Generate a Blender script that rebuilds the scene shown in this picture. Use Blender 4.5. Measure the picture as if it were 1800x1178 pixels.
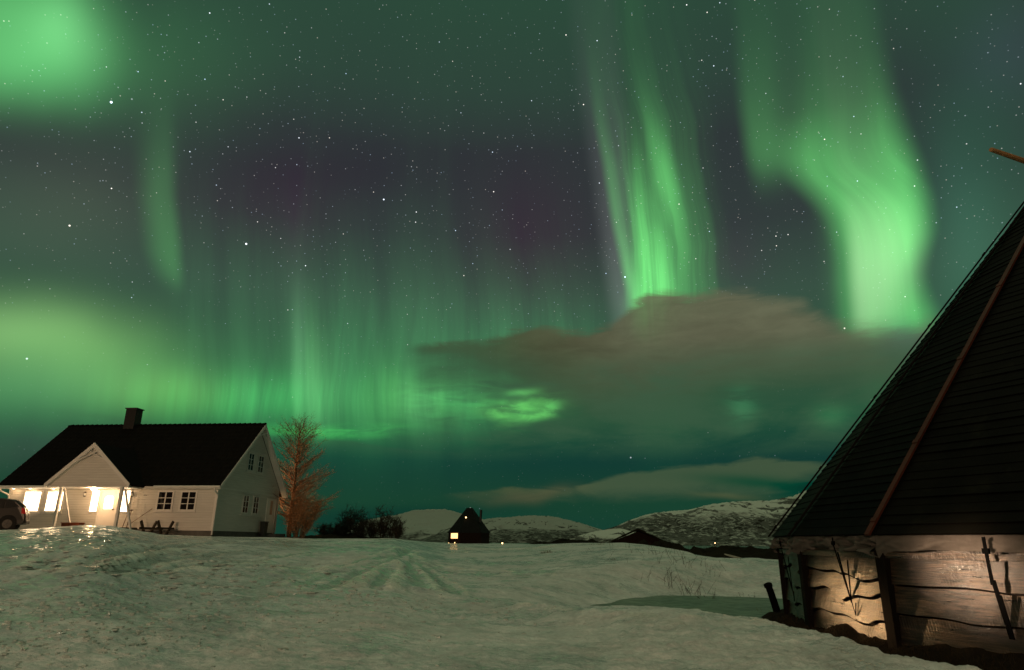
import bpy, bmesh, math, random
import numpy as np
from mathutils import Vector, Matrix
PI = math.pi
rad = math.radians
sc = bpy.context.scene
for o in list(bpy.data.objects):
    bpy.data.objects.remove(o)

# ------------------------------------------------------------------ camera
CAMZ = 1.6
F, PITCH, ROLL = 1150.0, rad(17.5), rad(0.5)
cam_data = bpy.data.cameras.new('camera')
cam = bpy.data.objects.new('camera', cam_data)
sc.collection.objects.link(cam)
sc.camera = cam
cam_data.sensor_width = 36.0
cam_data.lens = 36.0 * F / 1800.0
cam_data.clip_start = 0.1
cam_data.clip_end = 30000
MC = (Matrix.Rotation(PI / 2 + PITCH, 3, 'X') @ Matrix.Rotation(ROLL, 3, 'Z'))
cam.matrix_world = Matrix.Translation((0, 0, CAMZ)) @ MC.to_4x4()
MCn = np.array(MC)
sc.view_settings.view_transform = 'Standard'
sc.view_settings.look = 'None'
sc.view_settings.exposure = 0.0
sc.view_settings.gamma = 1.0
sc.render.engine = 'CYCLES'
sc.cycles.use_denoising = True
sc.cycles.max_bounces = 6
sc.cycles.sample_clamp_indirect = 4.0
sc.cycles.use_adaptive_sampling = True


def ray(px, py):
    return MCn @ np.array([(px - 900) / F, -(py - 589) / F, -1.0])


def at(px, py, Y):
    d = ray(px, py)
    return np.array([0, 0, CAMZ]) + d * (Y / d[1])


def atz(px, py, z):
    d = ray(px, py)
    return np.array([0, 0, CAMZ]) + d * ((z - CAMZ) / d[2])


def azel(px, py):
    d = ray(px, py)
    d = d / np.linalg.norm(d)
    return math.degrees(math.atan2(d[0], d[1])), math.degrees(math.asin(d[2]))


# ------------------------------------------------------------------ sky (world): night sky, stars, aurora, clouds
world = bpy.data.worlds.new('World')
sc.world = world
world.use_nodes = True
wt = world.node_tree
wt.nodes.clear()


class NT:
    """small helper that writes node expressions"""
    def __init__(s, tree):
        s.t = tree

    def n(s, typ, **kw):
        nd = s.t.nodes.new(typ)
        for k, v in kw.items():
            setattr(nd, k, v)
        return nd

    def put(s, sock, v):
        if v is None:
            return
        if isinstance(v, bpy.types.NodeSocket):
            s.t.links.new(v, sock)
        elif isinstance(v, (tuple, list)) and sock.type == 'RGBA' and len(v) == 3:
            sock.default_value = (*v, 1)
        else:
            sock.default_value = v

    def m(s, op, a, b=None, c=None, clamp=False):
        nd = s.n('ShaderNodeMath', operation=op, use_clamp=clamp)
        for i, v in enumerate((a, b, c)):
            s.put(nd.inputs[i], v)
        return nd.outputs[0]

    def v(s, op, a, b=None, c=None):
        nd = s.n('ShaderNodeVectorMath', operation=op)
        for i, v in enumerate((a, b, c)):
            if v is not None:
                if isinstance(v, float):
                    v = (v, v, v)
                s.put(nd.inputs[i], v)
        return nd.outputs['Value'] if op in ('DOT_PRODUCT', 'LENGTH', 'DISTANCE') else nd.outputs[0]

    def mapping(s, vec, loc=(0, 0, 0), rot=(0, 0, 0), scale=(1, 1, 1), typ='POINT'):
        nd = s.n('ShaderNodeMapping', vector_type=typ)
        s.put(nd.inputs[0], vec)
        nd.inputs[1].default_value = loc
        nd.inputs[2].default_value = rot
        nd.inputs[3].default_value = scale
        return nd.outputs[0]

    def noise(s, vec, scale=1.0, detail=3.0, rough=0.5, dist=0.0, color=False, dim='3D'):
        nd = s.n('ShaderNodeTexNoise', noise_dimensions=dim)
        s.put(nd.inputs['Vector'], vec)
        nd.inputs['Scale'].default_value = scale
        nd.inputs['Detail'].default_value = detail
        nd.inputs['Roughness'].default_value = rough
        nd.inputs['Distortion'].default_value = dist
        return nd.outputs['Color' if color else 'Fac']

    def ramp(s, fac, stops, interp='LINEAR'):
        nd = s.n('ShaderNodeValToRGB')
        cr = nd.color_ramp
        cr.interpolation = interp
        while len(cr.elements) < len(stops):
            cr.elements.new(0.5)
        for e, (p, c) in zip(cr.elements, sorted(stops, key=lambda q: q[0])):
            e.position = p
            e.color = (c, c, c, 1) if isinstance(c, (int, float)) else (*c, 1)
        s.put(nd.inputs[0], fac)
        return nd.outputs[0]

    def mr(s, v, a, b, c=0.0, d=1.0, smooth=True):
        nd = s.n('ShaderNodeMapRange', interpolation_type='SMOOTHSTEP' if smooth else 'LINEAR')
        s.put(nd.inputs[0], v)
        for i, q in enumerate((a, b, c, d)):
            s.put(nd.inputs[i + 1], q)
        return nd.outputs[0]

    def mix(s, f, a, b, blend='MIX'):
        nd = s.n('ShaderNodeMix', data_type='RGBA', blend_type=blend)
        s.put(nd.inputs[0], f)
        s.put(nd.inputs[6], a)
        s.put(nd.inputs[7], b)
        return nd.outputs[2]


def lin(r, g, b):
    def f(c):
        c /= 255.0
        return c / 12.92 if c <= 0.04045 else ((c + 0.055) / 1.055) ** 2.4
    return (f(r), f(g), f(b))


W = NT(wt)
tc = W.n('ShaderNodeTexCoord')
D = tc.outputs['Generated']
sep = W.n('ShaderNodeSeparateXYZ')
wt.links.new(D, sep.inputs[0])
az = W.m('MULTIPLY', W.m('ARCTAN2', sep.outputs[0], sep.outputs[1]), 180 / PI)
el = W.m('MULTIPLY', W.m('ARCSINE', sep.outputs[2]), 180 / PI)
cmb = W.n('ShaderNodeCombineXYZ')
wt.links.new(az, cmb.inputs[0])
wt.links.new(el, cmb.inputs[1])
P0 = cmb.outputs[0]
# gentle warp so that no glow has a clean outline
w1 = W.noise(W.mapping(P0, scale=(0.055, 0.03, 1)), 1.0, 3.0, 0.5, color=True)
P1 = W.v('ADD', P0, W.v('MULTIPLY', W.v('SUBTRACT', w1, (0.5, 0.5, 0.5)), (5.0, 6.0, 0.0)))
P2 = W.v('ADD', P0, W.v('MULTIPLY', W.v('SUBTRACT', w1, (0.5, 0.5, 0.5)), (2.2, 3.0, 0.0)))
# rays of the aurora: fine in azimuth, long in elevation, fanning a little
streak = W.noise(W.mapping(P1, scale=(0.75, 0.018, 1)), 1.0, 4.0, 0.62)
streak = W.mr(streak, 0.28, 0.72, 0.35, 1.35)
streak2 = W.noise(W.mapping(P0, loc=(7, 3, 0), scale=(0.30, 0.02, 1)), 1.0, 3.0, 0.5)
streak2 = W.mr(streak2, 0.3, 0.7, 0.6, 1.25)


def sky_blob(acc, px, py, sx, sy, col, lean=0.0, p=1.0, mod=None, P=None, gain=1.0):
    """gaussian glow; sx, sy half-widths and lean given where it stands in the sky"""
    a0, e0 = azel(px, py)
    ux, uy = lean * sy, -sy                       # long axis in the photograph's sense
    n_ = math.hypot(ux, uy)
    ux, uy = ux / n_ * sy, uy / n_ * sy
    k = 0.5
    a1, e1 = azel(px + ux * k, py + uy * k)
    a2, e2 = azel(px - ux * k, py - uy * k)
    la, le = (a1 - a2), (e1 - e2)
    ly = math.hypot(la, le)
    ang = math.atan2(-la, le)
    b1, f1 = azel(px + sx * 0.5, py)
    b2, f2 = azel(px - sx * 0.5, py)
    lx = math.hypot(b1 - b2, (f1 - f2)) * math.cos(ang)
    q = W.mapping(P or P1, loc=(a0, e0, 0), rot=(0, 0, ang), scale=(max(lx, .05), max(ly, .05), 1), typ='TEXTURE')
    d = W.v('DOT_PRODUCT', q, q)
    if p != 1.0:
        d = W.m('POWER', d, p)
    g = W.m('POWER', 0.36788, d)
    if mod is not None:
        g = W.m('MULTIPLY', g, mod)
    return W.v('MULTIPLY_ADD', tuple(c * gain for c in col), g, acc)


# base gradient by elevation
E2 = W.mr(el, -5.0, 90.0, 0.0, 1.0, smooth=False)


def ep(deg):
    return (deg + 5.0) / 95.0


base = W.ramp(E2, [
    (ep(-5), (0.006, 0.018, 0.012)), (ep(0), lin(20, 60, 48)), (ep(3), lin(24, 64, 46)), (ep(6.5), lin(18, 58, 50)),
    (ep(10), lin(34, 78, 56)), (ep(15), lin(50, 84, 64)), (ep(20), lin(56, 80, 67)), (ep(26), lin(50, 60, 59)),
    (ep(33), lin(47, 55, 56)), (ep(38), lin(46, 68, 58)), (ep(45), lin(44, 74, 58)), (ep(52), (0.10, 0.15, 0.10)),
    (ep(62), (0.20, 0.24, 0.14)), (ep(70), (0.60, 0.66, 0.38)), (ep(80), (1.00, 1.03, 0.60)), (ep(90), (1.08, 1.08, 0.64))])
# the sky to the south, behind the photographer, is darker
back = W.mr(W.m('ABSOLUTE', az), 47.0, 75.0, 1.0, 0.14)
back = W.m('MAXIMUM', back, W.mr(el, 55.0, 72.0, 0.0, 1.0))
sky = W.v('MULTIPLY', base, back)

def curtain(acc, rows, softL, softR, col, mod=None, warp=0.6, gain=1.0, fine=0.0, fscale=0.9, seed=0.0):
    """a fold of the aurora: rows of (height in the picture, left edge, right edge, brightness), turned into azimuth over elevation"""
    st = []
    for (py, xl, xr, b_) in rows:
        aL, e = azel(xl, py)
        aR, e2 = azel(xr, py)
        st.append(((e + e2) / 2 / 60.0, ((aL + 60) / 120, (aR + 60) / 120, b_)))
    p_, c_ = st[-1]
    st.append((p_ - 0.035, (c_[0], c_[1], 0.0)))
    st = [(min(1.0, max(0.0, p)), c) for p, c in st]
    r_ = W.n('ShaderNodeSeparateColor')
    wn = W.m('MULTIPLY', W.m('SUBTRACT', W.noise(W.mapping(P0, loc=(seed, 0, 0), scale=(0.02, 0.09, 1)), 1.0, 3.0, 0.5), 0.5), warp * 5.0)
    W.t.links.new(W.ramp(W.m('DIVIDE', el, 60.0), st, 'B_SPLINE'), r_.inputs[0])
    aL = W.m('MULTIPLY_ADD', r_.outputs[0], 120.0, W.m('ADD', wn, -60.0))
    aR = W.m('MULTIPLY_ADD', r_.outputs[1], 120.0, W.m('ADD', wn, -60.0))
    g1 = W.mr(W.m('SUBTRACT', az, aL), -softL, softL)
    g2 = W.mr(W.m('SUBTRACT', aR, az), -softR, softR)
    g = W.m('MULTIPLY', W.m('MULTIPLY', g1, g2), r_.outputs[2])
    if fine:
        cb = W.n('ShaderNodeCombineXYZ')
        W.put(cb.inputs[0], W.m('MULTIPLY', W.m('SUBTRACT', az, aL), fscale))
        W.put(cb.inputs[1], W.m('MULTIPLY', el, 0.02))
        cb.inputs[2].default_value = seed
        f_ = W.noise(cb.outputs[0], 1.0, 4.0, 0.6)
        g = W.m('MULTIPLY', g, W.mr(f_, 0.3, 0.7, 1.0 - fine, 1.0 + fine))
    if mod is not None:
        g = W.m('MULTIPLY', g, mod)
    return W.v('MULTIPLY_ADD', tuple(c * gain for c in col), g, acc)


GC = (0.20, 1.0, 0.23)
G = (0.10, 0.55, 0.13)
G2 = (0.12, 0.42, 0.15)
MG = (0.020, -0.008, 0.008)
# faint tints first
sky = sky_blob(sky, 480, 370, 150, 95, (0.004, -0.012, -0.002), P=P0)
sky = sky_blob(sky, 930, 430, 120, 130, (0.006, -0.017, -0.003), P=P0)
sky = sky_blob(sky, 620, 300, 240, 60, (-0.002, -0.010, -0.004), P=P0)
sky = sky_blob(sky, 1290, 460, 60, 60, (0.008, -0.006, 0.004), P=P0)
sky = sky_blob(sky, 520, 430, 26, 120, (0.004, -0.006, 0.002), P=P0)
# upper left swirl
sky = sky_blob(sky, 10, 60, 195, 112, (0.080, 0.41, 0.105), p=1.5, P=P1)
sky = sky_blob(sky, 100, 62, 85, 62, (0.07, 0.20, 0.08), P=P1)
sky = sky_blob(sky, 60, 130, 170, 60, (0.02, 0.10, 0.03))
sky = sky_blob(sky, 270, 110, 190, 120, (0.008, 0.055, 0.012))
# small lobe
sky = curtain(sky, [(150, 245, 300, .0), (260, 250, 306, .03), (340, 256, 311, .07), (400, 262, 314, .11), (450, 268, 316, .13), (485, 278, 316, .10), (515, 290, 316, .0)], 1.2, 0.6, GC, warp=0.2, seed=11.0)
sky = sky_blob(sky, 290, 300, 30, 90, (0.008, 0.035, 0.01))
# lower left glow
sky = sky_blob(sky, 20, 590, 190, 62, (0.15, 0.30, 0.09), lean=0.0)
sky = sky_blob(sky, 190, 625, 130, 60, (0.07, 0.17, 0.04))
sky = sky_blob(sky, 80, 690, 240, 60, (0.05, 0.13, 0.05))
sky = sky_blob(sky, 290, 690, 110, 45, (0.06, 0.13, 0.02))
sky = sky_blob(sky, 440, 695, 170, 42, (0.02, 0.19, 0.04), mod=streak)
sky = sky_blob(sky, 500, 700, 520, 100, (0.01, 0.07, 0.015), mod=streak2)
sky = sky_blob(sky, 525, 600, 12, 90, (0.014, 0.020, 0.018), P=P0)
sky = sky_blob(sky, 620, 640, 40, 110, (0.01, 0.07, 0.02), mod=streak)
sky = sky_blob(sky, 720, 700, 90, 45, (0.03, 0.15, 0.03), mod=streak)
sky = sky_blob(sky, 880, 600, 200, 70, (0.01, 0.06, 0.02), mod=streak)
sky = sky_blob(sky, 120, 360, 190, 110, (0.022, 0.026, 0.014))
sky = curtain(sky, [(300, 300, 1000, .0), (420, 300, 1010, .010), (520, 300, 1020, .020), (600, 300, 1020, .030), (680, 310, 1000, .045), (740, 320, 900, .04), (780, 330, 800, .01)], 2.0, 3.0, (0.25, 1.0, 0.35), warp=0.1, fine=0.8, fscale=0.30, seed=12.0)
sky = curtain(sky, [(470, 512, 545, .0), (560, 514, 560, .06), (630, 515, 575, .13), (690, 516, 590, .17), (740, 518, 590, .10), (775, 518, 590, .0)], 0.5, 2.2, (0.28, 1.0, 0.32), warp=0.1, fine=0.4, fscale=0.8, seed=13.0)
sky = curtain(sky, [(660, 690, 776, .0), (685, 692, 776, .07), (720, 694, 776, .10), (745, 700, 776, .02)], 1.0, 0.5, (0.28, 1.0, 0.32), warp=0.1, fine=0.5, fscale=0.9, seed=14.0)

# centre-right curtain: glow, then its separate rays
sky = curtain(sky, [(0, 1040, 1180, .008), (100, 1050, 1190, .015), (200, 1070, 1205, .04), (300, 1085, 1215, .10), (400, 1098, 1222, .17), (505, 1112, 1245, .20), (560, 1115, 1250, .16)],
              1.2, 3.0, GC, fine=0.55, fscale=0.7, seed=1.0)
sky = curtain(sky, [(0, 1018, 1042, .0), (100, 1034, 1056, .012), (200, 1046, 1066, .05), (300, 1064, 1082, .16), (400, 1082, 1098, .23), (470, 1095, 1112, .28), (520, 1106, 1126, .34), (560, 1108, 1130, .2)],
              0.55, 0.7, GC, warp=0.15, seed=2.0)
sky = curtain(sky, [(160, 1096, 1116, .0), (250, 1104, 1126, .05), (330, 1108, 1138, .22), (390, 1112, 1150, .36), (440, 1118, 1166, .50), (505, 1122, 1180, .58), (560, 1125, 1185, .4)],
              0.7, 1.2, GC, warp=0.2, fine=0.35, fscale=1.1, seed=3.0)
sky = curtain(sky, [(60, 1100, 1124, .01), (130, 1116, 1140, .02), (200, 1130, 1156, .08), (260, 1142, 1172, .22), (310, 1152, 1184, .33), (350, 1162, 1196, .27), (400, 1176, 1206, .14), (460, 1186, 1214, .05)],
              0.6, 0.9, GC, warp=0.2, seed=4.0)
sky = curtain(sky, [(0, 1000, 1080, .006), (200, 1028, 1100, .018), (400, 1060, 1110, .05), (520, 1075, 1115, .08), (580, 1078, 1120, .05)],
              1.0, 1.0, (0.9, 1.0, 0.95), warp=0.2, seed=5.0)
# right curtain: one folded band from the top of the picture down to the cloud
sky = curtain(sky, [(0, 1400, 1535, .025), (100, 1398, 1545, .05), (180, 1398, 1562, .11), (240, 1395, 1580, .22), (290, 1402, 1598, .36), (330, 1446, 1612, .44), (370, 1480, 1622, .56),
                    (420, 1493, 1630, .62), (455, 1496, 1618, .60), (490, 1499, 1606, .54), (525, 1502, 1618, .50), (560, 1504, 1634, .46), (600, 1505, 1640, .36)],
              2.0, 1.3, GC, warp=0.15, fine=0.14, fscale=0.35, seed=6.0)
sky = curtain(sky, [(330, 1478, 1560, .0), (400, 1492, 1600, .13), (470, 1496, 1600, .20), (540, 1502, 1580, .17), (590, 1504, 1565, .1)],
              0.7, 2.0, (1.0, 1.0, 0.75), warp=0.12, seed=7.0)
sky = curtain(sky, [(260, 1520, 1590, .0), (340, 1545, 1612, .10), (400, 1560, 1622, .13), (450, 1560, 1610, .06), (500, 1560, 1600, .0)],
              1.8, 0.9, GC, warp=0.12, seed=8.0)
sky = curtain(sky, [(330, 1420, 1500, .0), (380, 1445, 1500, .05), (450, 1460, 1505, .07), (560, 1470, 1510, .06)], 1.4, 1.2, GC, warp=0.12, seed=6.5)
sky = curtain(sky, [(0, 1290, 1370, .015), (80, 1296, 1372, .035), (160, 1303, 1376, .075), (230, 1311, 1380, .145), (270, 1318, 1384, .135), (305, 1326, 1384, .06), (345, 1332, 1380, .0)],
              0.9, 2.0, GC, warp=0.12, seed=9.0)
sky = curtain(sky, [(190, 1350, 1450, .0), (235, 1350, 1450, .06), (270, 1350, 1450, .11), (295, 1360, 1455, .08), (325, 1390, 1460, .0)], 2.5, 2.5, GC, warp=0.12, seed=9.5)
sky = sky_blob(sky, 1690, 430, 70, 170, (0.012, 0.045, 0.03))
sky = sky_blob(sky, 1720, 260, 150, 260, (-0.004, 0.022, 0.004), P=P0)
sky = sky_blob(sky, 1770, 90, 90, 90, (0.008, 0.012, 0.018), P=P0)

# stars
def stars(acc, scale, cut, size, gain, seed):
    vo = W.n('ShaderNodeTexVoronoi', feature='F1')
    W.put(vo.inputs['Vector'], W.mapping(D, loc=(seed, seed * .7, seed * .3)))
    vo.inputs['Scale'].default_value = scale
    c = W.n('ShaderNodeSeparateColor')
    wt.links.new(vo.outputs['Color'], c.inputs[0])
    s_ = W.mr(vo.outputs['Distance'], size, size * 0.25, 0.0, 1.0)
    on = W.mr(c.outputs[0], cut, 1.0, 0.0, 1.0, smooth=False)
    on = W.m('POWER', on, 1.8)
    on = W.m('MULTIPLY', W.m('ADD', on, 0.10), W.m('GREATER_THAN', c.outputs[0], cut))
    s_ = W.m('MULTIPLY', W.m('MULTIPLY', s_, on), gain)
    tint = W.mix(c.outputs[2], (0.55, 0.75, 1.0), (1.0, 0.88, 0.75))
    return W.v('MULTIPLY_ADD', tint, s_, acc)


dens = W.mr(el, 9.0, 26.0, 0.12, 1.0)
starsum = stars((0.0, 0.0, 0.0), 170.0, 0.10, 0.16, 0.42, 3.0)
starsum = stars(starsum, 70.0, 0.30, 0.072, 2.0, 11.0)
starsum = stars(starsum, 22.0, 0.35, 0.036, 7.0, 23.0)
sky = W.v('MULTIPLY_ADD', starsum, dens, sky)

# ---- clouds -------------------------------------------------------------
cn = W.noise(W.mapping(P0, scale=(0.11, 0.30, 1)), 1.0, 6.0, 0.55, 0.4)
cn2 = W.noise(W.mapping(P0, loc=(4, 9, 0), scale=(0.25, 1.1, 1)), 1.0, 6.0, 0.6, 0.6)
A0, A1 = azel(600, 600)[0], azel(1900, 600)[0]
azn = W.mr(az, A0, A1, 0.0, 1.0, smooth=False)


def edge(points):
    st = []
    for (px, py) in points:
        a, e = azel(px, py)
        st.append((min(1, max(0, (a - A0) / (A1 - A0))), e / 60.0))
    return W.m('MULTIPLY', W.ramp(azn, st, 'B_SPLINE' if False else 'EASE' if False else 'LINEAR'), 60.0)


top = edge([(690, 600), (716, 596), (760, 595), (850, 592), (905, 572), (950, 566), (1000, 573), (1035, 577), (1075, 560),
            (1105, 530), (1135, 510), (1170, 505), (1210, 509), (1260, 500), (1310, 498), (1370, 506), (1410, 516),
            (1450, 540), (1490, 556), (1530, 560), (1575, 553), (1625, 546), (1700, 540), (1850, 525)])
bot = edge([(700, 612), (760, 640), (830, 655), (900, 690), (960, 720), (1050, 735), (1150, 720), (1300, 700), (1450, 690), (1600, 680), (1800, 670)])
edge_n = W.m('MULTIPLY', W.m('SUBTRACT', cn2, 0.5), 2.0)
soft = W.mr(az, azel(1150, 600)[0], azel(1480, 550)[0], 1.1, 2.2)
mt = W.mr(W.m('SUBTRACT', W.m('ADD', top, edge_n), el), 0.0, soft, 0.0, 1.0)
mb = W.mr(W.m('SUBTRACT', W.m('ADD', el, W.m('MULTIPLY', W.m('SUBTRACT', cn, 0.5), 5.0)), bot), -3.2, 2.0, 0.0, 1.0)
mx = W.mr(az, azel(705, 600)[0], azel(745, 600)[0], 0.0, 1.0)
big = W.m('MULTIPLY', W.m('MULTIPLY', mt, mb), mx)
cn3 = W.noise(W.mapping(P1, loc=(1, 5, 0), rot=(0, 0, 0.2), scale=(0.07, 0.16, 1)), 1.0, 6.0, 0.55, 0.6)
big = W.m('MULTIPLY', big, W.mr(cn3, 0.34, 0.66, 0.98, 0.88))
cc = W.mix(W.mr(az, azel(850, 600)[0], azel(1250, 600)[0], 0.0, 1.0), lin(70, 71, 49), lin(98, 99, 77))
cc = W.v('MULTIPLY', cc, W.mr(W.m('ADD', W.m('MULTIPLY', cn3, 0.6), W.m('MULTIPLY', cn2, 0.4)), 0.3, 0.7, 0.80, 1.22))
ccg = W.mix(W.mr(W.m('SUBTRACT', W.m('ADD', el, W.m('MULTIPLY', W.m('SUBTRACT', cn, 0.5), 6.0)), bot), -1.0, 6.5, 0.0, 1.0), lin(54, 82, 58), cc)
sky = W.mix(big, sky, ccg)
# greenish veil between the large cloud and the low ones
veil = W.m('MULTIPLY', W.mr(el, 6.0, 9.0, 0.0, 1.0), W.mr(el, 13.0, 17.0, 1.0, 0.0))
veil = W.m('MULTIPLY', veil, W.mr(W.m('ADD', cn, W.m('MULTIPLY', cn2, 0.3)), 0.50, 0.80, 0.0, 0.75))
veil = W.m('MULTIPLY', veil, W.mr(az, azel(620, 700)[0], azel(900, 700)[0], 0.0, 1.0))
sky = W.mix(veil, sky, lin(56, 88, 64))
# lit openings seen through the cloud
tex = W.mr(W.noise(W.mapping(P0, loc=(2, 1, 0), rot=(0, 0, 0.25), scale=(0.22, 0.85, 1)), 1.0, 4.0, 0.5, 0.7), 0.36, 0.62, 0.15, 1.0)
tex2 = W.mr(W.noise(W.mapping(P0, loc=(6, 4, 0), rot=(0, 0, -0.2), scale=(0.3, 0.7, 1)), 1.0, 4.0, 0.55, 0.5), 0.36, 0.6, 0.25, 1.15)
sky = sky_blob(sky, 912, 714, 58, 24, (0.05, 0.26, 0.04), mod=tex, P=P1, p=1.3)
sky = sky_blob(sky, 885, 712, 38, 11, (0.09, 0.42, 0.07), P=P1, lean=0.0, mod=tex2)
sky = sky_blob(sky, 912, 684, 26, 6, (0.05, 0.24, 0.05), P=P1)
sky = sky_blob(sky, 935, 729, 26, 8, (0.07, 0.34, 0.06), P=P1, mod=tex2)
sky = sky_blob(sky, 962, 714, 16, 13, (0.05, 0.26, 0.05), P=P1, mod=tex2)
sky = sky_blob(sky, 800, 705, 90, 34, (0.02, 0.14, 0.03), mod=tex, P=P0)
sky = sky_blob(sky, 1305, 715, 26, 30, (0.015, 0.08, 0.03), mod=tex, P=P0)
sky = sky_blob(sky, 1470, 728, 34, 22, (0.012, 0.065, 0.02), P=P1)
sky = sky_blob(sky, 580, 758, 120, 14, (0.02, 0.20, 0.03), P=P1, mod=W.mr(cn2, 0.35, 0.6, 0.3, 1.2))
sky = sky_blob(sky, 1590, 600, 40, 30, (-0.005, 0.01, 0.02), P=P1)


def bank(sky, e_top, e_bot, a_l, a_r, softT, softB, amp, col, op, tx):
    m1 = W.mr(W.m('SUBTRACT', W.m('ADD', e_top, W.m('MULTIPLY', W.m('SUBTRACT', tx, 0.5), amp)), el), 0.0, softT)
    m2 = W.mr(W.m('SUBTRACT', W.m('ADD', el, W.m('MULTIPLY', W.m('SUBTRACT', tx, 0.5), amp)), e_bot), 0.0, softB)
    m3 = W.m('MULTIPLY', W.mr(az, a_l - 3, a_l + 2, 0.0, 1.0), W.mr(az, a_r - 2, a_r + 4, 1.0, 0.0))
    return W.mix(W.m('MULTIPLY', W.m('MULTIPLY', m1, m2), W.m('MULTIPLY', m3, op)), sky, col)


# low stratus over the mountains
tl = edge([(700, 868), (820, 862), (880, 853), (940, 852), (1010, 855), (1060, 838), (1110, 826), (1200, 815), (1260, 812), (1330, 800),
           (1400, 806), (1500, 812), (1700, 800)])
bl = edge([(700, 880), (860, 882), (960, 885), (1060, 888), (1150, 886), (1250, 880), (1350, 884), (1450, 850), (1700, 840)])
cloc = W.mix(W.mr(az, azel(860, 850)[0], azel(1100, 850)[0], 0.0, 1.0), lin(74, 84, 56), lin(68, 86, 62))
sky = bank(sky, tl, bl, azel(800, 860)[0], azel(1600, 850)[0], 0.5, 1.6, 1.2, cloc, 0.85, cn2)
sky = sky_blob(sky, 920, 866, 70, 11, (0.045, 0.02, 0.008), P=P1)
sky = sky_blob(sky, 1270, 872, 60, 6, (0.04, 0.025, 0.008), P=P1)
# gap of clearer dark sky within it
sky = sky_blob(sky, 1330, 848, 110, 12, (-0.04, -0.025, -0.015), P=P0)
# grey-green bank behind the tree and dark streaks at the left
A0, A1 = azel(-100, 700)[0], azel(900, 700)[0]
azn = W.mr(az, A0, A1, 0.0, 1.0, smooth=False)
t3 = edge([(-100, 770), (470, 762), (540, 768), (620, 771), (700, 785), (900, 800)])
b3 = edge([(-100, 800), (470, 800), (600, 805), (700, 812), (900, 815)])
sky = bank(sky, t3, b3, azel(470, 780)[0], azel(800, 790)[0], 0.35, 2.5, 0.6, lin(52, 82, 62), 0.75, cn2)
t4 = edge([(-100, 690), (0, 699), (60, 713), (160, 720), (260, 736), (340, 752), (420, 760), (900, 790)])
b4 = edge([(-100, 700), (0, 708), (60, 722), (160, 740), (260, 757), (340, 764), (420, 768), (900, 795)])
sky = bank(sky, t4, b4, azel(-60, 700)[0], azel(340, 750)[0], 0.7, 0.9, 0.7, lin(58, 92, 66), 0.75, cn2)
sky = sky_blob(sky, 60, 800, 180, 50, (0.02, 0.012, 0.012), P=P1)
# dark band close to the horizon in the middle
sky = sky_blob(sky, 700, 905, 200, 16, (-0.004, -0.012, -0.004), P=P0)
sky = W.v('MAXIMUM', sky, (0.002, 0.006, 0.005))
bg = W.n('ShaderNodeBackground')
wt.links.new(sky, bg.inputs[0])
bg.inputs[1].default_value = 1.0
wo = W.n('ShaderNodeOutputWorld')
wt.links.new(bg.outputs[0], wo.inputs[0])
world.cycles.sampling_method = 'MANUAL'
world.cycles.sample_map_resolution = 512


# ------------------------------------------------------------------ unseen lamps added to light the boards, the facade and the snow
def lamp(name, typ, loc, power, col, size=0.1, target=None, angle=60, blend=0.5):
    l = bpy.data.lights.new(name, typ)
    l.energy = power
    l.color = col
    if typ in ('POINT', 'SPOT'):
        l.shadow_soft_size = size
    if typ == 'SPOT':
        l.spot_size = rad(angle)
        l.spot_blend = blend
    o = bpy.data.objects.new(name, l)
    sc.collection.objects.link(o)
    o.location = loc
    if target is not None:
        o.rotation_euler = (Vector(target) - Vector(loc)).to_track_quat('-Z', 'Y').to_euler()
    return o


lamp('board_fill_beam', 'SPOT', (-5.4, 22.0, 3.6), 18000, (1.0, 0.58, 0.26), 0.25, (4.98, 9.25, 0.66), 4.2, 1.0)  # added spot in the open air, stands in for house light on the boards
lamp('board_fill_beam', 'SPOT', (-9.0, 9.4, 2.3), 32000, (1.0, 0.68, 0.44), 0.3, (5.28, 7.85, 1.34), 4.6, 1.0)  # second added spot without a fixture, brightens the next wall face
# unseen fills added behind the camera: a warm spot and a low sun
lamp('field_fill_spot', 'SPOT', (-17, -38, 9.0), 18000, (1.0, 0.70, 0.44), 0.25, (-4, 26, 1.0), 62, 0.6)
sun = lamp('low_fill_sun', 'SUN', (0, 0, 40), 0.10, (1.0, 0.70, 0.46))  # added for relief and facade light, not an actual moon
lamp('facade_fill_spot', 'SPOT', (-25, 8, 4.6), 7000, (1.0, 0.56, 0.30), 0.3, (-23.0, 40, 3.6), 44, 0.5)  # added front fill for the facade, no lamp stands there
sun.data.angle = rad(0.6)
sun.rotation_euler = (-Vector((-0.55, -0.83, 0.13))).to_track_quat('-Z', 'Y').to_euler()

# ------------------------------------------------------------------ helpers
COL = sc.collection


def tag(o, label=None, cat=None, group=None, kind=None):
    for k, v in (('label', label), ('category', cat), ('group', group), ('kind', kind)):
        if v:
            o[k] = v
    return o


def empty(name, loc=(0, 0, 0), rz=0.0):
    o = bpy.data.objects.new(name, None)
    COL.objects.link(o)
    o.location = loc
    o.rotation_euler = (0, 0, rz)
    o.empty_display_size = 0.3
    return o


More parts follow.
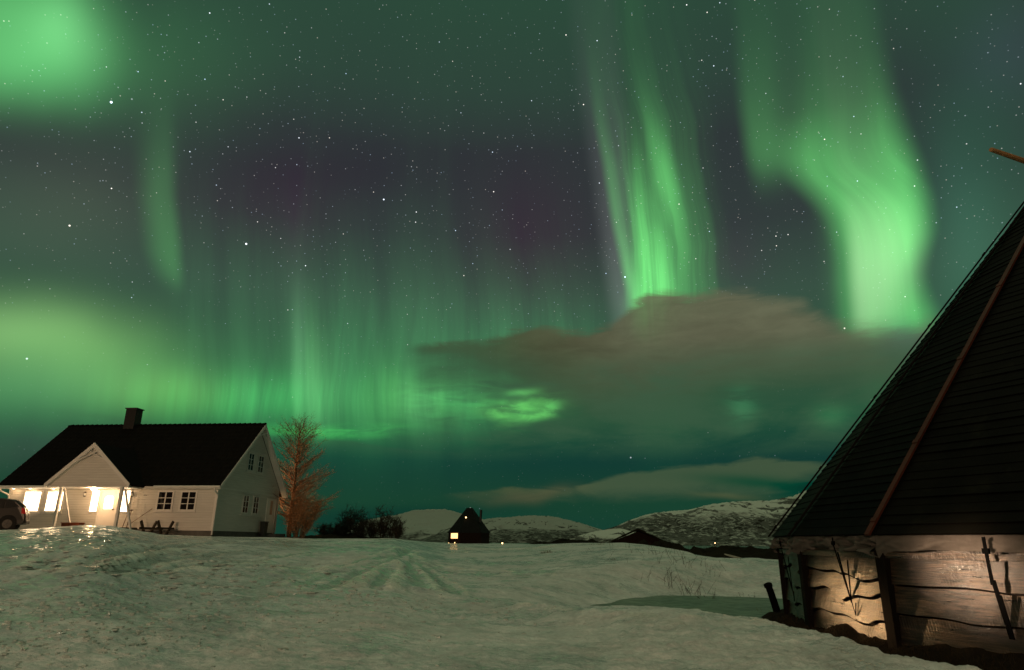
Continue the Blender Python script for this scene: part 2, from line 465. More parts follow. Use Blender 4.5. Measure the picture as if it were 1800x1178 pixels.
class MB:
    def __init__(s):
        s.v, s.f = [], []

    def add(s, vs, fs):
        n = len(s.v)
        s.v.extend([tuple(map(float, q)) for q in vs])
        s.f.extend([tuple(i + n for i in f) for f in fs])
        return s

    def box(s, x0, x1, y0, y1, z0, z1):
        return s.add([(x0, y0, z0), (x1, y0, z0), (x1, y1, z0), (x0, y1, z0), (x0, y0, z1), (x1, y0, z1), (x1, y1, z1), (x0, y1, z1)],
                     [(0, 3, 2, 1), (4, 5, 6, 7), (0, 1, 5, 4), (1, 2, 6, 5), (2, 3, 7, 6), (3, 0, 4, 7)])

    def prism(s, poly, vec):
        """closed polygon (3D points) extruded by vec"""
        n = len(poly)
        vec = Vector(vec)
        a = [Vector(p) for p in poly]
        vs = a + [p + vec for p in a]
        nn = sum(((a[i] - a[0]).cross(a[(i + 1) % n] - a[0]) for i in range(1, n)), Vector())
        fs = [tuple(range(n)), tuple(range(2 * n - 1, n - 1, -1))]
        fs += [(i, i + n, (i + 1) % n + n, (i + 1) % n) for i in range(n)]
        if nn.dot(vec) > 0:
            fs = [tuple(reversed(f)) for f in fs]
        return s.add(vs, fs)

    def bar(s, a, b, w, h, up=(0, 0, 1)):
        a, b = Vector(a), Vector(b)
        d = (b - a).normalized()
        u = Vector(up)
        x = d.cross(u)
        if x.length < 1e-4:
            x = d.cross(Vector((0, 1, 0)))
        x.normalize()
        z = x.cross(d)
        x, z = x * w / 2, z * h / 2
        vs = [a - x - z, a + x - z, a + x + z, a - x + z, b - x - z, b + x - z, b + x + z, b - x + z]
        return s.add(vs, [(0, 1, 2, 3), (7, 6, 5, 4), (0, 4, 5, 1), (1, 5, 6, 2), (2, 6, 7, 3), (3, 7, 4, 0)])

    def tube(s, pts, rs, n=6, cap=True):
        pts = [Vector(p) for p in pts]
        if not isinstance(rs, (list, tuple)):
            rs = [rs] * len(pts)
        base = len(s.v)
        for i, p in enumerate(pts):
            d = (pts[min(i + 1, len(pts) - 1)] - pts[max(i - 1, 0)])
            if d.length < 1e-9:
                d = Vector((0, 0, 1))
            d.normalize()
            r = Vector((0.31, 0.95, 0.05)) if abs(d.z) > 0.8 else Vector((0, 0, 1))
            x = d.cross(r).normalized()
            y = d.cross(x)
            for k in range(n):
                a = 2 * PI * k / n
                q = p + (x * math.cos(a) + y * math.sin(a)) * rs[i]
                s.v.append((q.x, q.y, q.z))
        for i in range(len(pts) - 1):
            for k in range(n):
                a, b = base + i * n + k, base + i * n + (k + 1) % n
                s.f.append((a, b, b + n, a + n))
        if cap:
            s.f.append(tuple(base + k for k in range(n - 1, -1, -1)))
            s.f.append(tuple(base + (len(pts) - 1) * n + k for k in range(n)))
        return s

    def grid(s, fn, nu, nv):
        base = len(s.v)
        for j in range(nv + 1):
            for i in range(nu + 1):
                s.v.append(tuple(map(float, fn(i / nu, j / nv))))
        for j in range(nv):
            for i in range(nu):
                a = base + j * (nu + 1) + i
                s.f.append((a, a + 1, a + nu + 2, a + nu + 1))
        return s

    def build(s, name, mat, parent=None, smooth=False, bevel=0.0):
        me = bpy.data.meshes.new(name)
        me.from_pydata(s.v, [], s.f)
        me.update()
        if mat:
            me.materials.append(mat)
        if smooth:
            me.polygons.foreach_set('use_smooth', [True] * len(me.polygons))
        o = bpy.data.objects.new(name, me)
        COL.objects.link(o)
        if parent:
            o.parent = parent
        if bevel:
            b = o.modifiers.new('b', 'BEVEL')
            b.width = bevel
            b.segments = 2
            b.limit_method = 'ANGLE'
        return o


def copy_tree(o, parent=None):
    c = o.copy()
    COL.objects.link(c)
    c.parent = parent
    for ch in list(o.children):
        copy_tree(ch, c)
    return c


# ------------------------------------------------------------------ materials
MATS = {}


def material(name):
    m = bpy.data.materials.new(name)
    m.use_nodes = True
    t = m.node_tree
    b = t.nodes['Principled BSDF']
    MATS[name] = m
    return m, NT(t), b


def pset(b, **kw):
    names = {'rough': 'Roughness', 'metal': 'Metallic', 'spec': 'Specular IOR Level', 'ior': 'IOR', 'coat': 'Coat Weight'}
    for k, v in kw.items():
        b.inputs[names.get(k, k)].default_value = v


def bump(T, b, h, strength=0.4, dist=0.02):
    nd = T.n('ShaderNodeBump')
    nd.inputs['Strength'].default_value = strength
    nd.inputs['Distance'].default_value = dist
    T.put(nd.inputs['Height'], h)
    T.t.links.new(nd.outputs[0], b.inputs['Normal'])
    return nd


def simple(name, col, rough=0.6, var=0.25, scale=3.0, spec=0.3, bstr=0.2, bdist=0.01, metal=0.0, bscale=None, stretch=(1, 1, 1)):
    m, T, b = material(name)
    t = T.n('ShaderNodeTexCoord').outputs['Object']
    v = T.mapping(t, scale=stretch)
    nz = T.noise(v, scale, 6.0, 0.6)
    f = T.mr(nz, 0.25, 0.75, 1 - var, 1 + var, smooth=False)
    T.put(b.inputs['Base Color'], T.v('MULTIPLY', tuple(col), f))
    pset(b, rough=rough, spec=spec, metal=metal)
    bump(T, b, T.noise(v, bscale or scale * 6, 5.0, 0.6), bstr, bdist)
    return m


def emit(name, col, strength):
    m, T, b = material(name)
    T.put(b.inputs['Base Color'], (0.8, 0.8, 0.8))
    T.put(b.inputs['Emission Color'], tuple(col))
    b.inputs['Emission Strength'].default_value = strength
    return m


# snow
m, T, b = material('snow')
g = T.n('ShaderNodeNewGeometry').outputs['Position']
n1 = T.noise(g, 0.22, 5.0, 0.6)
n2 = T.noise(T.mapping(g, scale=(1, 1.6, 1)), 1.3, 6.0, 0.62)
n3 = T.noise(g, 9.0, 5.0, 0.7)
gp = T.n('ShaderNodeSeparateXYZ')
T.put(gp.inputs[0], g)
yard = T.m('MULTIPLY', T.mr(gp.outputs[0], 1.0, -6.0, 0.0, 1.0), T.mr(gp.outputs[1], 5.0, 16.0, 0.6, 1.0))
yard = T.m('MULTIPLY', yard, T.mr(T.noise(g, 0.35, 5.0, 0.6), 0.42, 0.6, 0.2, 1.2))
n2 = T.m('ADD', n2, T.m('MULTIPLY', yard, 0.10))
icy = T.mr(T.m('ADD', T.m('MULTIPLY', n1, 0.5), T.m('MULTIPLY', n2, 0.5)), 0.44, 0.60, 0.0, 1.0)
col = T.mix(icy, (0.80, 0.80, 0.79), (0.60, 0.66, 0.66))
dirt = T.mr(T.noise(g, 2.6, 6.0, 0.7), 0.60, 0.74, 0.0, 0.30)
col = T.mix(dirt, col, (0.34, 0.32, 0.27))
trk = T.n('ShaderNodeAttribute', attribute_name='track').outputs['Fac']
col = T.mix(T.mr(trk, 0.05, 0.8, 0.0, 0.85), col, (0.50, 0.56, 0.52))  # packed tracks, with the shade of their grooves painted in too
col = T.mix(T.mr(trk, -0.05, -0.8, 0.0, 1.0), col, (0.92, 0.90, 0.84))  # light on the ridges painted as paler snow
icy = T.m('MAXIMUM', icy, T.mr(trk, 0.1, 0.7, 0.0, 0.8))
mott = T.m('ADD', T.m('MULTIPLY', T.noise(g, 1.1, 12.0, 0.72), 0.5), T.m('MULTIPLY', T.noise(g, 8.5, 10.0, 0.85), 0.5))
col = T.v('MULTIPLY', col, T.mr(mott, 0.38, 0.62, 0.60, 1.22, smooth=False))
T.put(b.inputs['Base Color'], col)
T.put(b.inputs['Roughness'], T.mr(T.m('ADD', icy, T.m('MULTIPLY', n3, 0.3)), 0.2, 1.10, 0.58, 0.09))
pset(b, spec=0.6)
hgt = T.m('ADD', T.m('MULTIPLY', T.noise(T.mapping(g, rot=(0, 0, 0.4), scale=(1, 2.2, 1)), 2.2, 6.0, 0.6), 1.0),
          T.m('ADD', T.m('MULTIPLY', n3, 0.34), T.m('MULTIPLY', T.noise(g, 34.0, 4.0, 0.7), 0.12)))
bump(T, b, hgt, 1.0, 0.11)

# ice puddle
m, T, b = material('ice')
g = T.n('ShaderNodeNewGeometry').outputs['Position']
f = T.mr(T.noise(g, 0.8, 6.0, 0.6), 0.35, 0.7)
T.put(b.inputs['Base Color'], T.mix(f, (0.08, 0.12, 0.09), (0.15, 0.19, 0.14)))
T.put(b.inputs['Roughness'], T.mr(T.noise(g, 3.0, 4.0, 0.6), 0.3, 0.7, 0.32, 0.55))
bump(T, b, T.noise(g, 4.0, 5.0, 0.6), 0.25, 0.03)

# sea
m, T, b = material('sea')
g = T.n('ShaderNodeNewGeometry').outputs['Position']
T.put(b.inputs['Base Color'], (0.01, 0.03, 0.03))
pset(b, rough=0.22, spec=0.5)
bump(T, b, T.noise(T.mapping(g, scale=(0.5, 1.2, 1)), 0.6, 4.0, 0.6), 0.35, 0.25)

# mountains
for nm, forest, rocky in (('mountain_rocky', 0.42, 0.50), ('mountain_snowy', 0.15, 0.62), ('mountain_mid', 0.36, 0.53)):
    m, T, b = material(nm)
    tcn = T.n('ShaderNodeTexCoord').outputs['Generated']
    geo = T.n('ShaderNodeNewGeometry')
    g = geo.outputs['Position']
    sp = T.n('ShaderNodeSeparateXYZ')
    T.put(sp.inputs[0], tcn)
    hz = sp.outputs[2]
    r1 = T.noise(T.mapping(g, rot=(0, 0, 0.15), scale=(1.5, 0.24, 2.6)), 0.011, 7.0, 0.66, 1.0)
    r2 = T.noise(T.mapping(g, scale=(1, 1, 2.0)), 0.004, 5.0, 0.6)
    rk = T.m('ADD', T.m('MULTIPLY', r1, 0.72), T.m('MULTIPLY', r2, 0.28))
    thr = T.mr(hz, 0.02, 0.9, -0.06, 0.06, smooth=False)
    rock = T.mr(T.m('SUBTRACT', rk, thr), rocky, rocky + 0.03, 0.0, 1.0)
    fo = T.mr(T.m('ADD', hz, T.m('MULTIPLY', T.m('SUBTRACT', T.noise(g, 0.006, 6.0, 0.62), 0.5), 0.75)), forest + 0.12, forest - 0.06, 0.0, 1.0)
    ftex = T.mr(T.noise(T.mapping(g, scale=(1, 1, 2)), 0.035, 5.0, 0.7), 0.38, 0.60, 0.25, 1.0)
    dark = T.m('MAXIMUM', T.m('MULTIPLY', rock, 0.85), T.m('MULTIPLY', fo, ftex))
    T.put(b.inputs['Base Color'], T.mix(dark, (0.74, 0.78, 0.72) if nm == 'mountain_rocky' else (0.42, 0.46, 0.42), (0.026, 0.026, 0.020)))
    pset(b, rough=0.9, spec=0.1)
    bump(T, b, T.noise(g, 0.02, 7.0, 0.65), 0.7, 12.0)

# siding of the house
m, T, b = material('white_siding')
t = T.n('ShaderNodeTexCoord').outputs['Object']
sp = T.n('ShaderNodeSeparateXYZ')
T.put(sp.inputs[0], t)
fr = T.m('FRACT', T.m('DIVIDE', sp.outputs[2], 0.145))
gap = T.mr(fr, 0.0, 0.10, 0.0, 1.0)
nz = T.noise(T.mapping(t, scale=(0.4, 0.4, 4)), 2.0, 5.0, 0.6)
T.put(b.inputs['Base Color'], T.v('MULTIPLY', T.mix(gap, (0.36, 0.36, 0.34), (0.56, 0.56, 0.53)), T.mr(nz, 0.3, 0.7, 0.93, 1.05)))
pset(b, rough=0.55, spec=0.3)
bump(T, b, T.m('ADD', T.m('MULTIPLY', fr, -0.6), gap), 0.6, 0.03)

simple('white_trim', (0.62, 0.62, 0.60), 0.5, 0.06, 4, 0.35, 0.05)
simple('foundation', (0.10, 0.10, 0.095), 0.85, 0.3, 3)
simple('door_white', (0.76, 0.75, 0.72), 0.4, 0.05, 3)
simple('black_metal', (0.02, 0.02, 0.02), 0.4, 0.2, 5, 0.5, 0.05)
simple('chimney_clad', (0.010, 0.008, 0.007), 0.55, 0.3, 4, 0.4)
simple('dark_wood', (0.035, 0.024, 0.016), 0.7, 0.4, 6, 0.3, 0.4, 0.01, stretch=(1, 1, 1))
simple('grey_stick', (0.16, 0.10, 0.06), 0.7, 0.3, 6)
simple('red_box', (0.20, 0.05, 0.02), 0.6, 0.3, 4)
simple('bark', (0.14, 0.09, 0.055), 0.85, 0.4, 8, 0.2)
simple('twig', (0.30, 0.15, 0.07), 0.85, 0.4, 3, 0.2)
simple('shrub_twig', (0.055, 0.045, 0.034), 0.9, 0.4, 3, 0.1)
simple('dry_grass', (0.19, 0.15, 0.085), 0.9, 0.4, 6, 0.1)
simple('stalk', (0.06, 0.05, 0.036), 0.9, 0.4, 6, 0.1)
simple('heath', (0.018, 0.016, 0.011), 0.95, 0.5, 0.7, 0.05, 0.8, 0.15, bscale=3)
simple('soil', (0.018, 0.014, 0.010), 0.95, 0.5, 3, 0.05, 1.0, 0.06, bscale=12)
simple('turf', (0.032, 0.027, 0.016), 0.95, 0.5, 1.0, 0.05, 0.8, 0.1, bscale=6)
simple('dark_boards', (0.025, 0.010, 0.006), 0.8, 0.4, 2, 0.2, stretch=(6, 6, .6))
simple('black_roof', (0.010, 0.010, 0.010), 0.8, 0.4, 3, 0.15)
simple('car_paint', (0.005, 0.0035, 0.0025), 0.45, 0.15, 2, 0.5, 0.02, 0.002)
simple('car_glass', (0.008, 0.008, 0.008), 0.35, 0.1, 2, 0.6, 0.0)
simple('rubber', (0.012, 0.012, 0.012), 0.85, 0.2, 8, 0.2)
simple('rim_metal', (0.07, 0.065, 0.06), 0.35, 0.2, 5, 0.5, 0.1, metal=0.8)
simple('tail_red', (0.45, 0.02, 0.02), 0.2, 0.1, 3, 0.6, 0.0)
simple('driftwood', (0.45, 0.42, 0.36), 0.8, 0.2, 5)
simple('strap_black', (0.003, 0.003, 0.003), 0.9, 0.2, 9, 0.05)
simple('batten_red', (0.062, 0.015, 0.007), 0.6, 0.4, 3, 0.3, 0.4, 0.01)
simple('pole_wood', (0.42, 0.22, 0.10), 0.7, 0.35, 3, 0.2, 0.4, 0.01)
simple('hut_post', (0.006, 0.004, 0.003), 0.8, 0.4, 4, 0.1, 0.4, 0.01, stretch=(5, 5, 1))
emit('lit_window', (1.0, 0.72, 0.42), 7.0)
emit('lit_lamp', (1.0, 0.86, 0.62), 9.0)
emit('lit_small', (1.0, 0.62, 0.25), 5.0)
emit('lit_far', (1.0, 0.60, 0.28), 8.0)
emit('lit_hut', (1.0, 0.50, 0.18), 2.6)

# window glass, dark inside
m, T, b = material('dark_glass')
T.put(b.inputs['Base Color'], (0.012, 0.010, 0.010))
pset(b, rough=0.05, spec=0.5)

# roof tiles of the house
m, T, b = material('roof_tiles')
t = T.n('ShaderNodeTexCoord').outputs['Object']
nz = T.noise(t, 3.0, 5.0, 0.6)
T.put(b.inputs['Base Color'], T.v('MULTIPLY', (0.004, 0.003, 0.0025), T.mr(nz, 0.3, 0.7, 0.6, 1.4)))
pset(b, rough=0.85, spec=0.08)

# shingles of the near hut
m, T, b = material('hut_shingle')
t = T.n('ShaderNodeTexCoord').outputs['Object']
nz = T.noise(T.mapping(t, scale=(1, 1, 1)), 1.1, 7.0, 0.62)
nf = T.noise(t, 45.0, 3.0, 0.6)
c = T.v('MULTIPLY', (0.0035, 0.003, 0.0022), T.mr(nz, 0.3, 0.7, 0.55, 1.6))
moss = T.mr(T.noise(t, 2.3, 6.0, 0.65), 0.55, 0.72, 0.0, 0.5)
T.put(b.inputs['Base Color'], T.mix(moss, c, (0.013, 0.013, 0.008)))
pset(b, rough=0.6, spec=0.04)
bump(T, b, nf, 0.5, 0.006)

# weathered boards of the near hut (long axis = object X)
m, T, b = material('weathered_board')
tcn = T.n('ShaderNodeTexCoord')
t = tcn.outputs['Object']
oi = T.n('ShaderNodeObjectInfo').outputs['Random']
tt = T.v('ADD', t, T.v('MULTIPLY', oi, (13.0, 5.0, 7.0)))
tt = T.v('ADD', tt, T.v('MULTIPLY', T.v('SUBTRACT', T.noise(T.mapping(tt, scale=(1.2, 1, 3)), 1.5, 4.0, 0.6, color=True), (0.5, 0.5, 0.5)), (0.0, 0.0, 0.05)))
grain = T.noise(T.mapping(tt, scale=(1.2, 3, 22)), 2.2, 7.0, 0.65, 0.4)
fine = T.noise(T.mapping(tt, scale=(6, 6, 60)), 3.0, 4.0, 0.7)
blotch = T.noise(T.mapping(tt, scale=(1, 1, 2.2)), 2.4, 6.0, 0.65)
vo = T.n('ShaderNodeTexVoronoi', feature='F1')
T.put(vo.inputs['Vector'], T.mapping(tt, scale=(1.0, 0.4, 2.0)))
vo.inputs['Scale'].default_value = 1.7
knot = T.mr(vo.outputs['Distance'], 0.03, 0.07, 1.0, 0.0)
saw = T.m('FRACT', T.m('MULTIPLY', T.m('ADD', T.n('ShaderNodeSeparateXYZ').outputs[0], 0.0), 1.0))
c = T.mix(T.mr(grain, 0.38, 0.64), (0.007, 0.004, 0.0025), (0.088, 0.052, 0.029))
c = T.mix(T.mr(blotch, 0.44, 0.64, 0.0, 0.88), c, (0.009, 0.006, 0.004))
c = T.mix(T.m('MULTIPLY', knot, 0.8), c, (0.03, 0.016, 0.01))
T.put(b.inputs['Base Color'], c)
T.put(b.inputs['Roughness'], T.mr(T.m('ADD', grain, T.m('MULTIPLY', blotch, 0.6)), 0.5, 1.1, 0.24, 0.50))
pset(b, spec=0.9)
wv = T.n('ShaderNodeTexWave', wave_type='BANDS', bands_direction='X')
T.put(wv.inputs['Vector'], T.mapping(tt, rot=(0, 0.25, 0)))
wv.inputs['Scale'].default_value = 9.0
wv.inputs['Distortion'].default_value = 1.2
wv.inputs['Detail'].default_value = 3.0
sawm = T.mr(T.noise(tt, 1.1, 3.0, 0.5), 0.52, 0.62, 0.0, 0.35)
h = T.m('ADD', T.m('ADD', T.m('MULTIPLY', grain, 0.7), T.m('MULTIPLY', fine, 0.5)), T.m('MULTIPLY', wv.outputs['Fac'], sawm))
h = T.m('ADD', h, T.m('MULTIPLY', knot, -0.6))
h = T.m('ADD', h, T.m('MULTIPLY', T.noise(tt, 3.0, 4.0, 0.6), 1.2))
bump(T, b, h, 0.9, 0.014)

# canvas
m, T, b = material('canvas')
t = T.n('ShaderNodeTexCoord').outputs['Object']
nz = T.noise(t, 3.0, 5.0, 0.6)
T.put(b.inputs['Base Color'], T.v('MULTIPLY', (0.10, 0.088, 0.078), T.mr(nz, 0.3, 0.7, 0.75, 1.15)))
pset(b, rough=0.85, spec=0.15)
bump(T, b, T.noise(T.mapping(t, scale=(1, 1, .6)), 9.0, 5.0, 0.6), 0.6, 0.02)


# ------------------------------------------------------------------ noise in numpy for terrain
rs = np.random.RandomState(7)
PERM = rs.rand(256, 256)


def vnoise(x, y):
    xi, yi = np.floor(x).astype(int), np.floor(y).astype(int)
    fx, fy = x - xi, y - yi
    fx = fx * fx * fx * (fx * (fx * 6 - 15) + 10)
    fy = fy * fy * fy * (fy * (fy * 6 - 15) + 10)
    a = PERM[xi % 256, yi % 256]
    b_ = PERM[(xi + 1) % 256, yi % 256]
    c_ = PERM[xi % 256, (yi + 1) % 256]
    d_ = PERM[(xi + 1) % 256, (yi + 1) % 256]
    return (a * (1 - fx) + b_ * fx) * (1 - fy) + (c_ * (1 - fx) + d_ * fx) * fy - 0.5


def fbm(x, y, o=4, g=0.5):
    r, a = 0, 1.0
    for k in range(o):
        c_, s_ = math.cos(k * 0.7), math.sin(k * 0.7)
        r = r + a * vnoise(x * c_ - y * s_ + 17.3 * k, x * s_ + y * c_ + 9.1 * k)
        x, y, a = x * 2.03, y * 2.03, a * g
    return r


# crest of the snow field: (pixel x, pixel y, forward distance)
CREST = [(-900, 936, 33), (-300, 936, 33), (0, 932, 33), (60, 930, 33), (100, 927.5, 32), (140, 925, 31.5), (190, 925, 31.5), (212, 929, 32.5),
         (240, 934, 34), (260, 936.5, 35.5), (285, 940, 37), (372, 943.5, 38.5), (480, 945, 42), (560, 947, 48), (693, 947, 52),
         (733, 951.5, 62), (787, 956, 80), (871, 956.5, 85), (940, 958, 70), (1007, 955, 60), (1095, 954, 52), (1140, 958.5, 45),
         (1180, 964.6, 38), (1220, 975, 31), (1260, 983, 28), (1353, 987, 26), (1500, 992, 25), (1800, 996, 25), (2600, 1000, 25)]
ca = np.array([azel(p[0], p[1])[0] for p in CREST])
cp = [at(*p) for p in CREST]
cr_r = np.array([math.hypot(p[0], p[1]) for p in cp])
cr_z = np.array([p[2] for p in cp])
HUTC = (10.92, 10.50)
HUT_RE, HUT_RW, HUT_ZE, HUT_ZA, HUT_ROT, HUT_ZG, HN = 6.44, 6.28, 1.72, 9.32, 2.77, 0.39, 20
POND = np.array([atz(px, py, 0.15)[:2] for px, py in [(1090, 1083), (1110, 1070), (1160, 1056), (1235, 1048), (1345, 1041), (1420, 1046)]] +
                [(6.6, 14.0), (6.0, 12.2)] + [atz(px, py, 0.19)[:2] for px, py in [(1450, 1126), (1330, 1112), (1210, 1098), (1130, 1089)]])


def poly_sd(x, y, poly):
    """signed distance to polygon, negative inside"""
    d = np.full(x.shape, 1e9)
    ins = np.zeros(x.shape, bool)
    n = len(poly)
    for i in range(n):
        ax, ay = poly[i]
        bx, by = poly[(i + 1) % n]
        ex, ey = bx - ax, by - ay
        wx, wy = x - ax, y - ay
        t_ = np.clip((wx * ex + wy * ey) / (ex * ex + ey * ey), 0, 1)
        d = np.minimum(d, np.hypot(wx - ex * t_, wy - ey * t_))
        c1 = (ay > y) != (by > y)
        xx = (bx - ax) * (y - ay) / (by - ay + 1e-12) + ax
        ins ^= c1 & (x < xx)
    return np.where(ins, -d, d)


def line_d(x, y, pts):
    d = np.full(x.shape, 1e9)
    sg = np.zeros(x.shape)
    for (ax, ay), (bx, by) in zip(pts[:-1], pts[1:]):
        ex, ey = bx - ax, by - ay
        wx, wy = x - ax, y - ay
        t_ = np.clip((wx * ex + wy * ey) / (ex * ex + ey * ey), 0, 1)
        q = np.hypot(wx - ex * t_, wy - ey * t_)
        s_ = np.sign(ex * wy - ey * wx)
        sg = np.where(q < d, s_, sg)
        d = np.minimum(d, q)
    return d, sg


def base_h(x, y):
    r = np.hypot(x, y)
    a = np.degrees(np.arctan2(x, y))
    rc = np.interp(a, ca, cr_r)
    zc = np.interp(a, ca, cr_z)
    wb = np.clip((np.abs(a) - 70) / 50, 0, 1)          # behind the camera: plain level ground
    zc = zc * (1 - wb) + 0.6 * wb
    s_ = np.clip((r - 8.0) / (rc - 8.0), 0, 1)
    z = 0.33 + (zc - 0.33) * (1 - (1 - s_) ** 1.7)
    # beyond the crest
    flat = np.interp(a, [-40, -30, -22, -16, -11, -8, -6, 0, 3, 8], [60, 45, 40, 30, 22, 12, 30, 30, 10, 2])
    drop = np.interp(a, [-40, -12, -8, 0, 8, 14], [0.05, 0.06, 0.10, 0.12, 0.12, 0.12])
    over = np.clip(r - rc - flat, 0, None)
    z = z - over * drop
    # mound settles down to the level of the house yard behind its top
    yard = np.clip((r - rc - 0.5) / 3.0, 0, 1)
    left = np.clip((-20.0 - a) / 2.0, 0, 1)
    z = np.where((r > rc), z * (1 - yard * left) + np.minimum(z, 1.75) * (yard * left), z)
    return np.maximum(z, -9.0)


def ground_pt(px, py):
    """where the ray through a point of the photograph meets the snow"""
    d = ray(px, py)
    t_ = 3.0
    while t_ < 150:
        p = np.array([0, 0, CAMZ]) + d * t_
        if p[2] < float(base_h(np.array([p[0]]), np.array([p[1]]))[0]):
            return (p[0], p[1])
        t_ *= 1.01
    return (p[0], p[1])


TRACKS = []
for pl, w_, dep in (
        ([(748, 1042), (735, 1020), (716, 994), (712, 978), (722, 968)], 0.30, -0.07),
        ([(560, 1042), (598, 1020), (650, 996), (695, 978), (716, 968)], 0.34, -0.08),
        ([(690, 1040), (695, 1010), (700, 985), (706, 972)], 0.28, 0.04),
        ([(905, 1006), (840, 1004), (780, 998), (740, 988), (716, 974)], 0.30, 0.05),
        ([(620, 1035), (650, 1012), (690, 990)], 0.34, 0.04),
        ([(520, 1036), (590, 1008), (660, 984), (716, 966)], 0.24, -0.05),
        ([(800, 1046), (770, 1020), (735, 992), (720, 976)], 0.24, -0.05),
        ([(660, 1042), (676, 1012), (696, 986), (708, 970)], 0.24, -0.05),
        ([(960, 1012), (880, 1012), (800, 1006), (750, 994)], 0.24, -0.04),
        ([(0, 976), (60, 966), (130, 958), (220, 952)], 0.24, -0.05),
        ([(130, 1004), (190, 984), (270, 968), (340, 960)], 0.22, -0.05),
        ([(240, 1010), (330, 996), (450, 984), (560, 972)], 0.22, -0.04),
        ([(500, 1010), (600, 992), (690, 976)], 0.3, -0.04),
        ([(90, 1000), (150, 985), (210, 972), (290, 962), (380, 955)], 0.34, -0.07),
        ([(110, 1012), (170, 992), (240, 978), (310, 968)], 0.3, 0.06),
        ([(30, 1006), (60, 985), (80, 968)], 0.3, 0.07),
        ([(190, 1008), (260, 990), (330, 980), (420, 968)], 0.30, -0.06),
        ([(300, 1004), (400, 1001), (500, 1004), (600, 1003)], 0.34, 0.05),
        ([(320, 997), (420, 993), (520, 996)], 0.3, -0.05),
        ([(350, 958), (420, 952), (520, 951), (640, 955)], 0.5, -0.05)):
    TRACKS.append(([ground_pt(*q) for q in pl], w_, dep))
BANK = [ground_pt(px, py) for px, py in [(560, 1052), (660, 1040), (760, 1046), (860, 1062), (960, 1078), (1090, 1092), (1200, 1103)]]
EDGE2 = [ground_pt(px, py) for px, py in [(-300, 1030), (0, 1012), (120, 1014), (260, 1018), (420, 1022), (560, 1035)]]


def height(x, y):
    x, y = np.atleast_1d(np.asarray(x, float)), np.atleast_1d(np.asarray(y, float))
    z = base_h(x, y)
    r = np.hypot(x, y)
    near = np.clip(r / 6, 0.2, 1) * np.clip((55 - r) / 30, 0.25, 1)
    z = z + fbm(x * 0.35 + 50, y * 0.35 + 50, 3) * 0.10 * near
    z = z + fbm(x * 1.6 + 80, y * 2.2 + 40, 4, 0.55) * 0.045 * near
    # crusty lumps
    lum = np.clip(vnoise(x * 0.5 + 30, y * 0.5 + 70) * 2 + 0.4, 0, 1)
    nr_ = np.clip((34 - r) / 16, 0, 1)
    z = z + np.abs(vnoise(x * 5.1 + 11, y * 5.1 + 5)) * 0.06 * lum * nr_
    cr1 = 1 - np.abs(vnoise(x * 7.3 + 3, y * 7.3 + 8)) * 4
    cr2 = 1 - np.abs(vnoise(x * 14.1 + 6, y * 13.3 + 2)) * 4
    z = z + (np.clip(cr1, 0, 1) * 0.020 + np.clip(cr2, 0, 1) * 0.010) * nr_ * (0.35 + 0.65 * lum)
    for pts, w_, dep in TRACKS:
        d, _ = line_d(x, y, pts)
        dep, w_ = dep * 0.75, w_ * 0.75
        z = z + dep * np.exp(-(d / w_) ** 2) - dep * 0.5 * np.exp(-((d - 1.7 * w_) / (0.7 * w_)) ** 2)
    d, _ = line_d(x, y, BANK)
    z = z + 0.055 * np.exp(-(d / 0.35) ** 2) * (0.6 + 1.6 * np.abs(vnoise(x * 3, y * 3)))
    d, _ = line_d(x, y, EDGE2)
    z = z + 0.05 * np.exp(-(d / 0.5) ** 2) * (0.7 + 1.5 * np.abs(vnoise(x * 2.4, y * 2.4)))
    # icy hollow beside the hut, and the bank of snow in front of it
    sd = poly_sd(x, y, POND) + fbm(x * 1.3, y * 1.3, 3) * 0.22
    bank = np.exp(-((sd - 0.55) / 0.55) ** 2) * np.clip((13.5 - y) / 2, 0, 1) * np.clip((x - 0.5) / 2, 0, 1)
    z = z - bank * 0.13
    wfar = 0.40 + 3.2 * np.clip((y - 11.0) / 4, 0, 1)
    pond = np.clip(1.0 - sd / wfar, 0, 1)
    pond = pond * pond * (3 - 2 * pond)
    z = z * (1 - pond) + 0.02 * pond
    hd = np.hypot(x - HUTC[0], y - HUTC[1])
    k = np.clip((6.95 - hd) / 0.4, 0, 1)
    z = z * (1 - k) + 0.12 * k
    return z


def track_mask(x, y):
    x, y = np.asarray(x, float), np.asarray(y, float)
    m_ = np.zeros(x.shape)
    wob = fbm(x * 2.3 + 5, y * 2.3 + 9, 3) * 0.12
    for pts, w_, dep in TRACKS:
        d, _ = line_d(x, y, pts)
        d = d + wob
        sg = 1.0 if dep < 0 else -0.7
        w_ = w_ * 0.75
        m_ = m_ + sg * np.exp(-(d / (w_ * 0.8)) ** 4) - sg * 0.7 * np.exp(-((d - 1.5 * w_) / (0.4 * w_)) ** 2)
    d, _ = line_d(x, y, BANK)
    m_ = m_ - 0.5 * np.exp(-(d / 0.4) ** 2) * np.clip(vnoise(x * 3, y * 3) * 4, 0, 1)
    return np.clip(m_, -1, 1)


def gz(x, y):
    return float(height(x, y)[0])


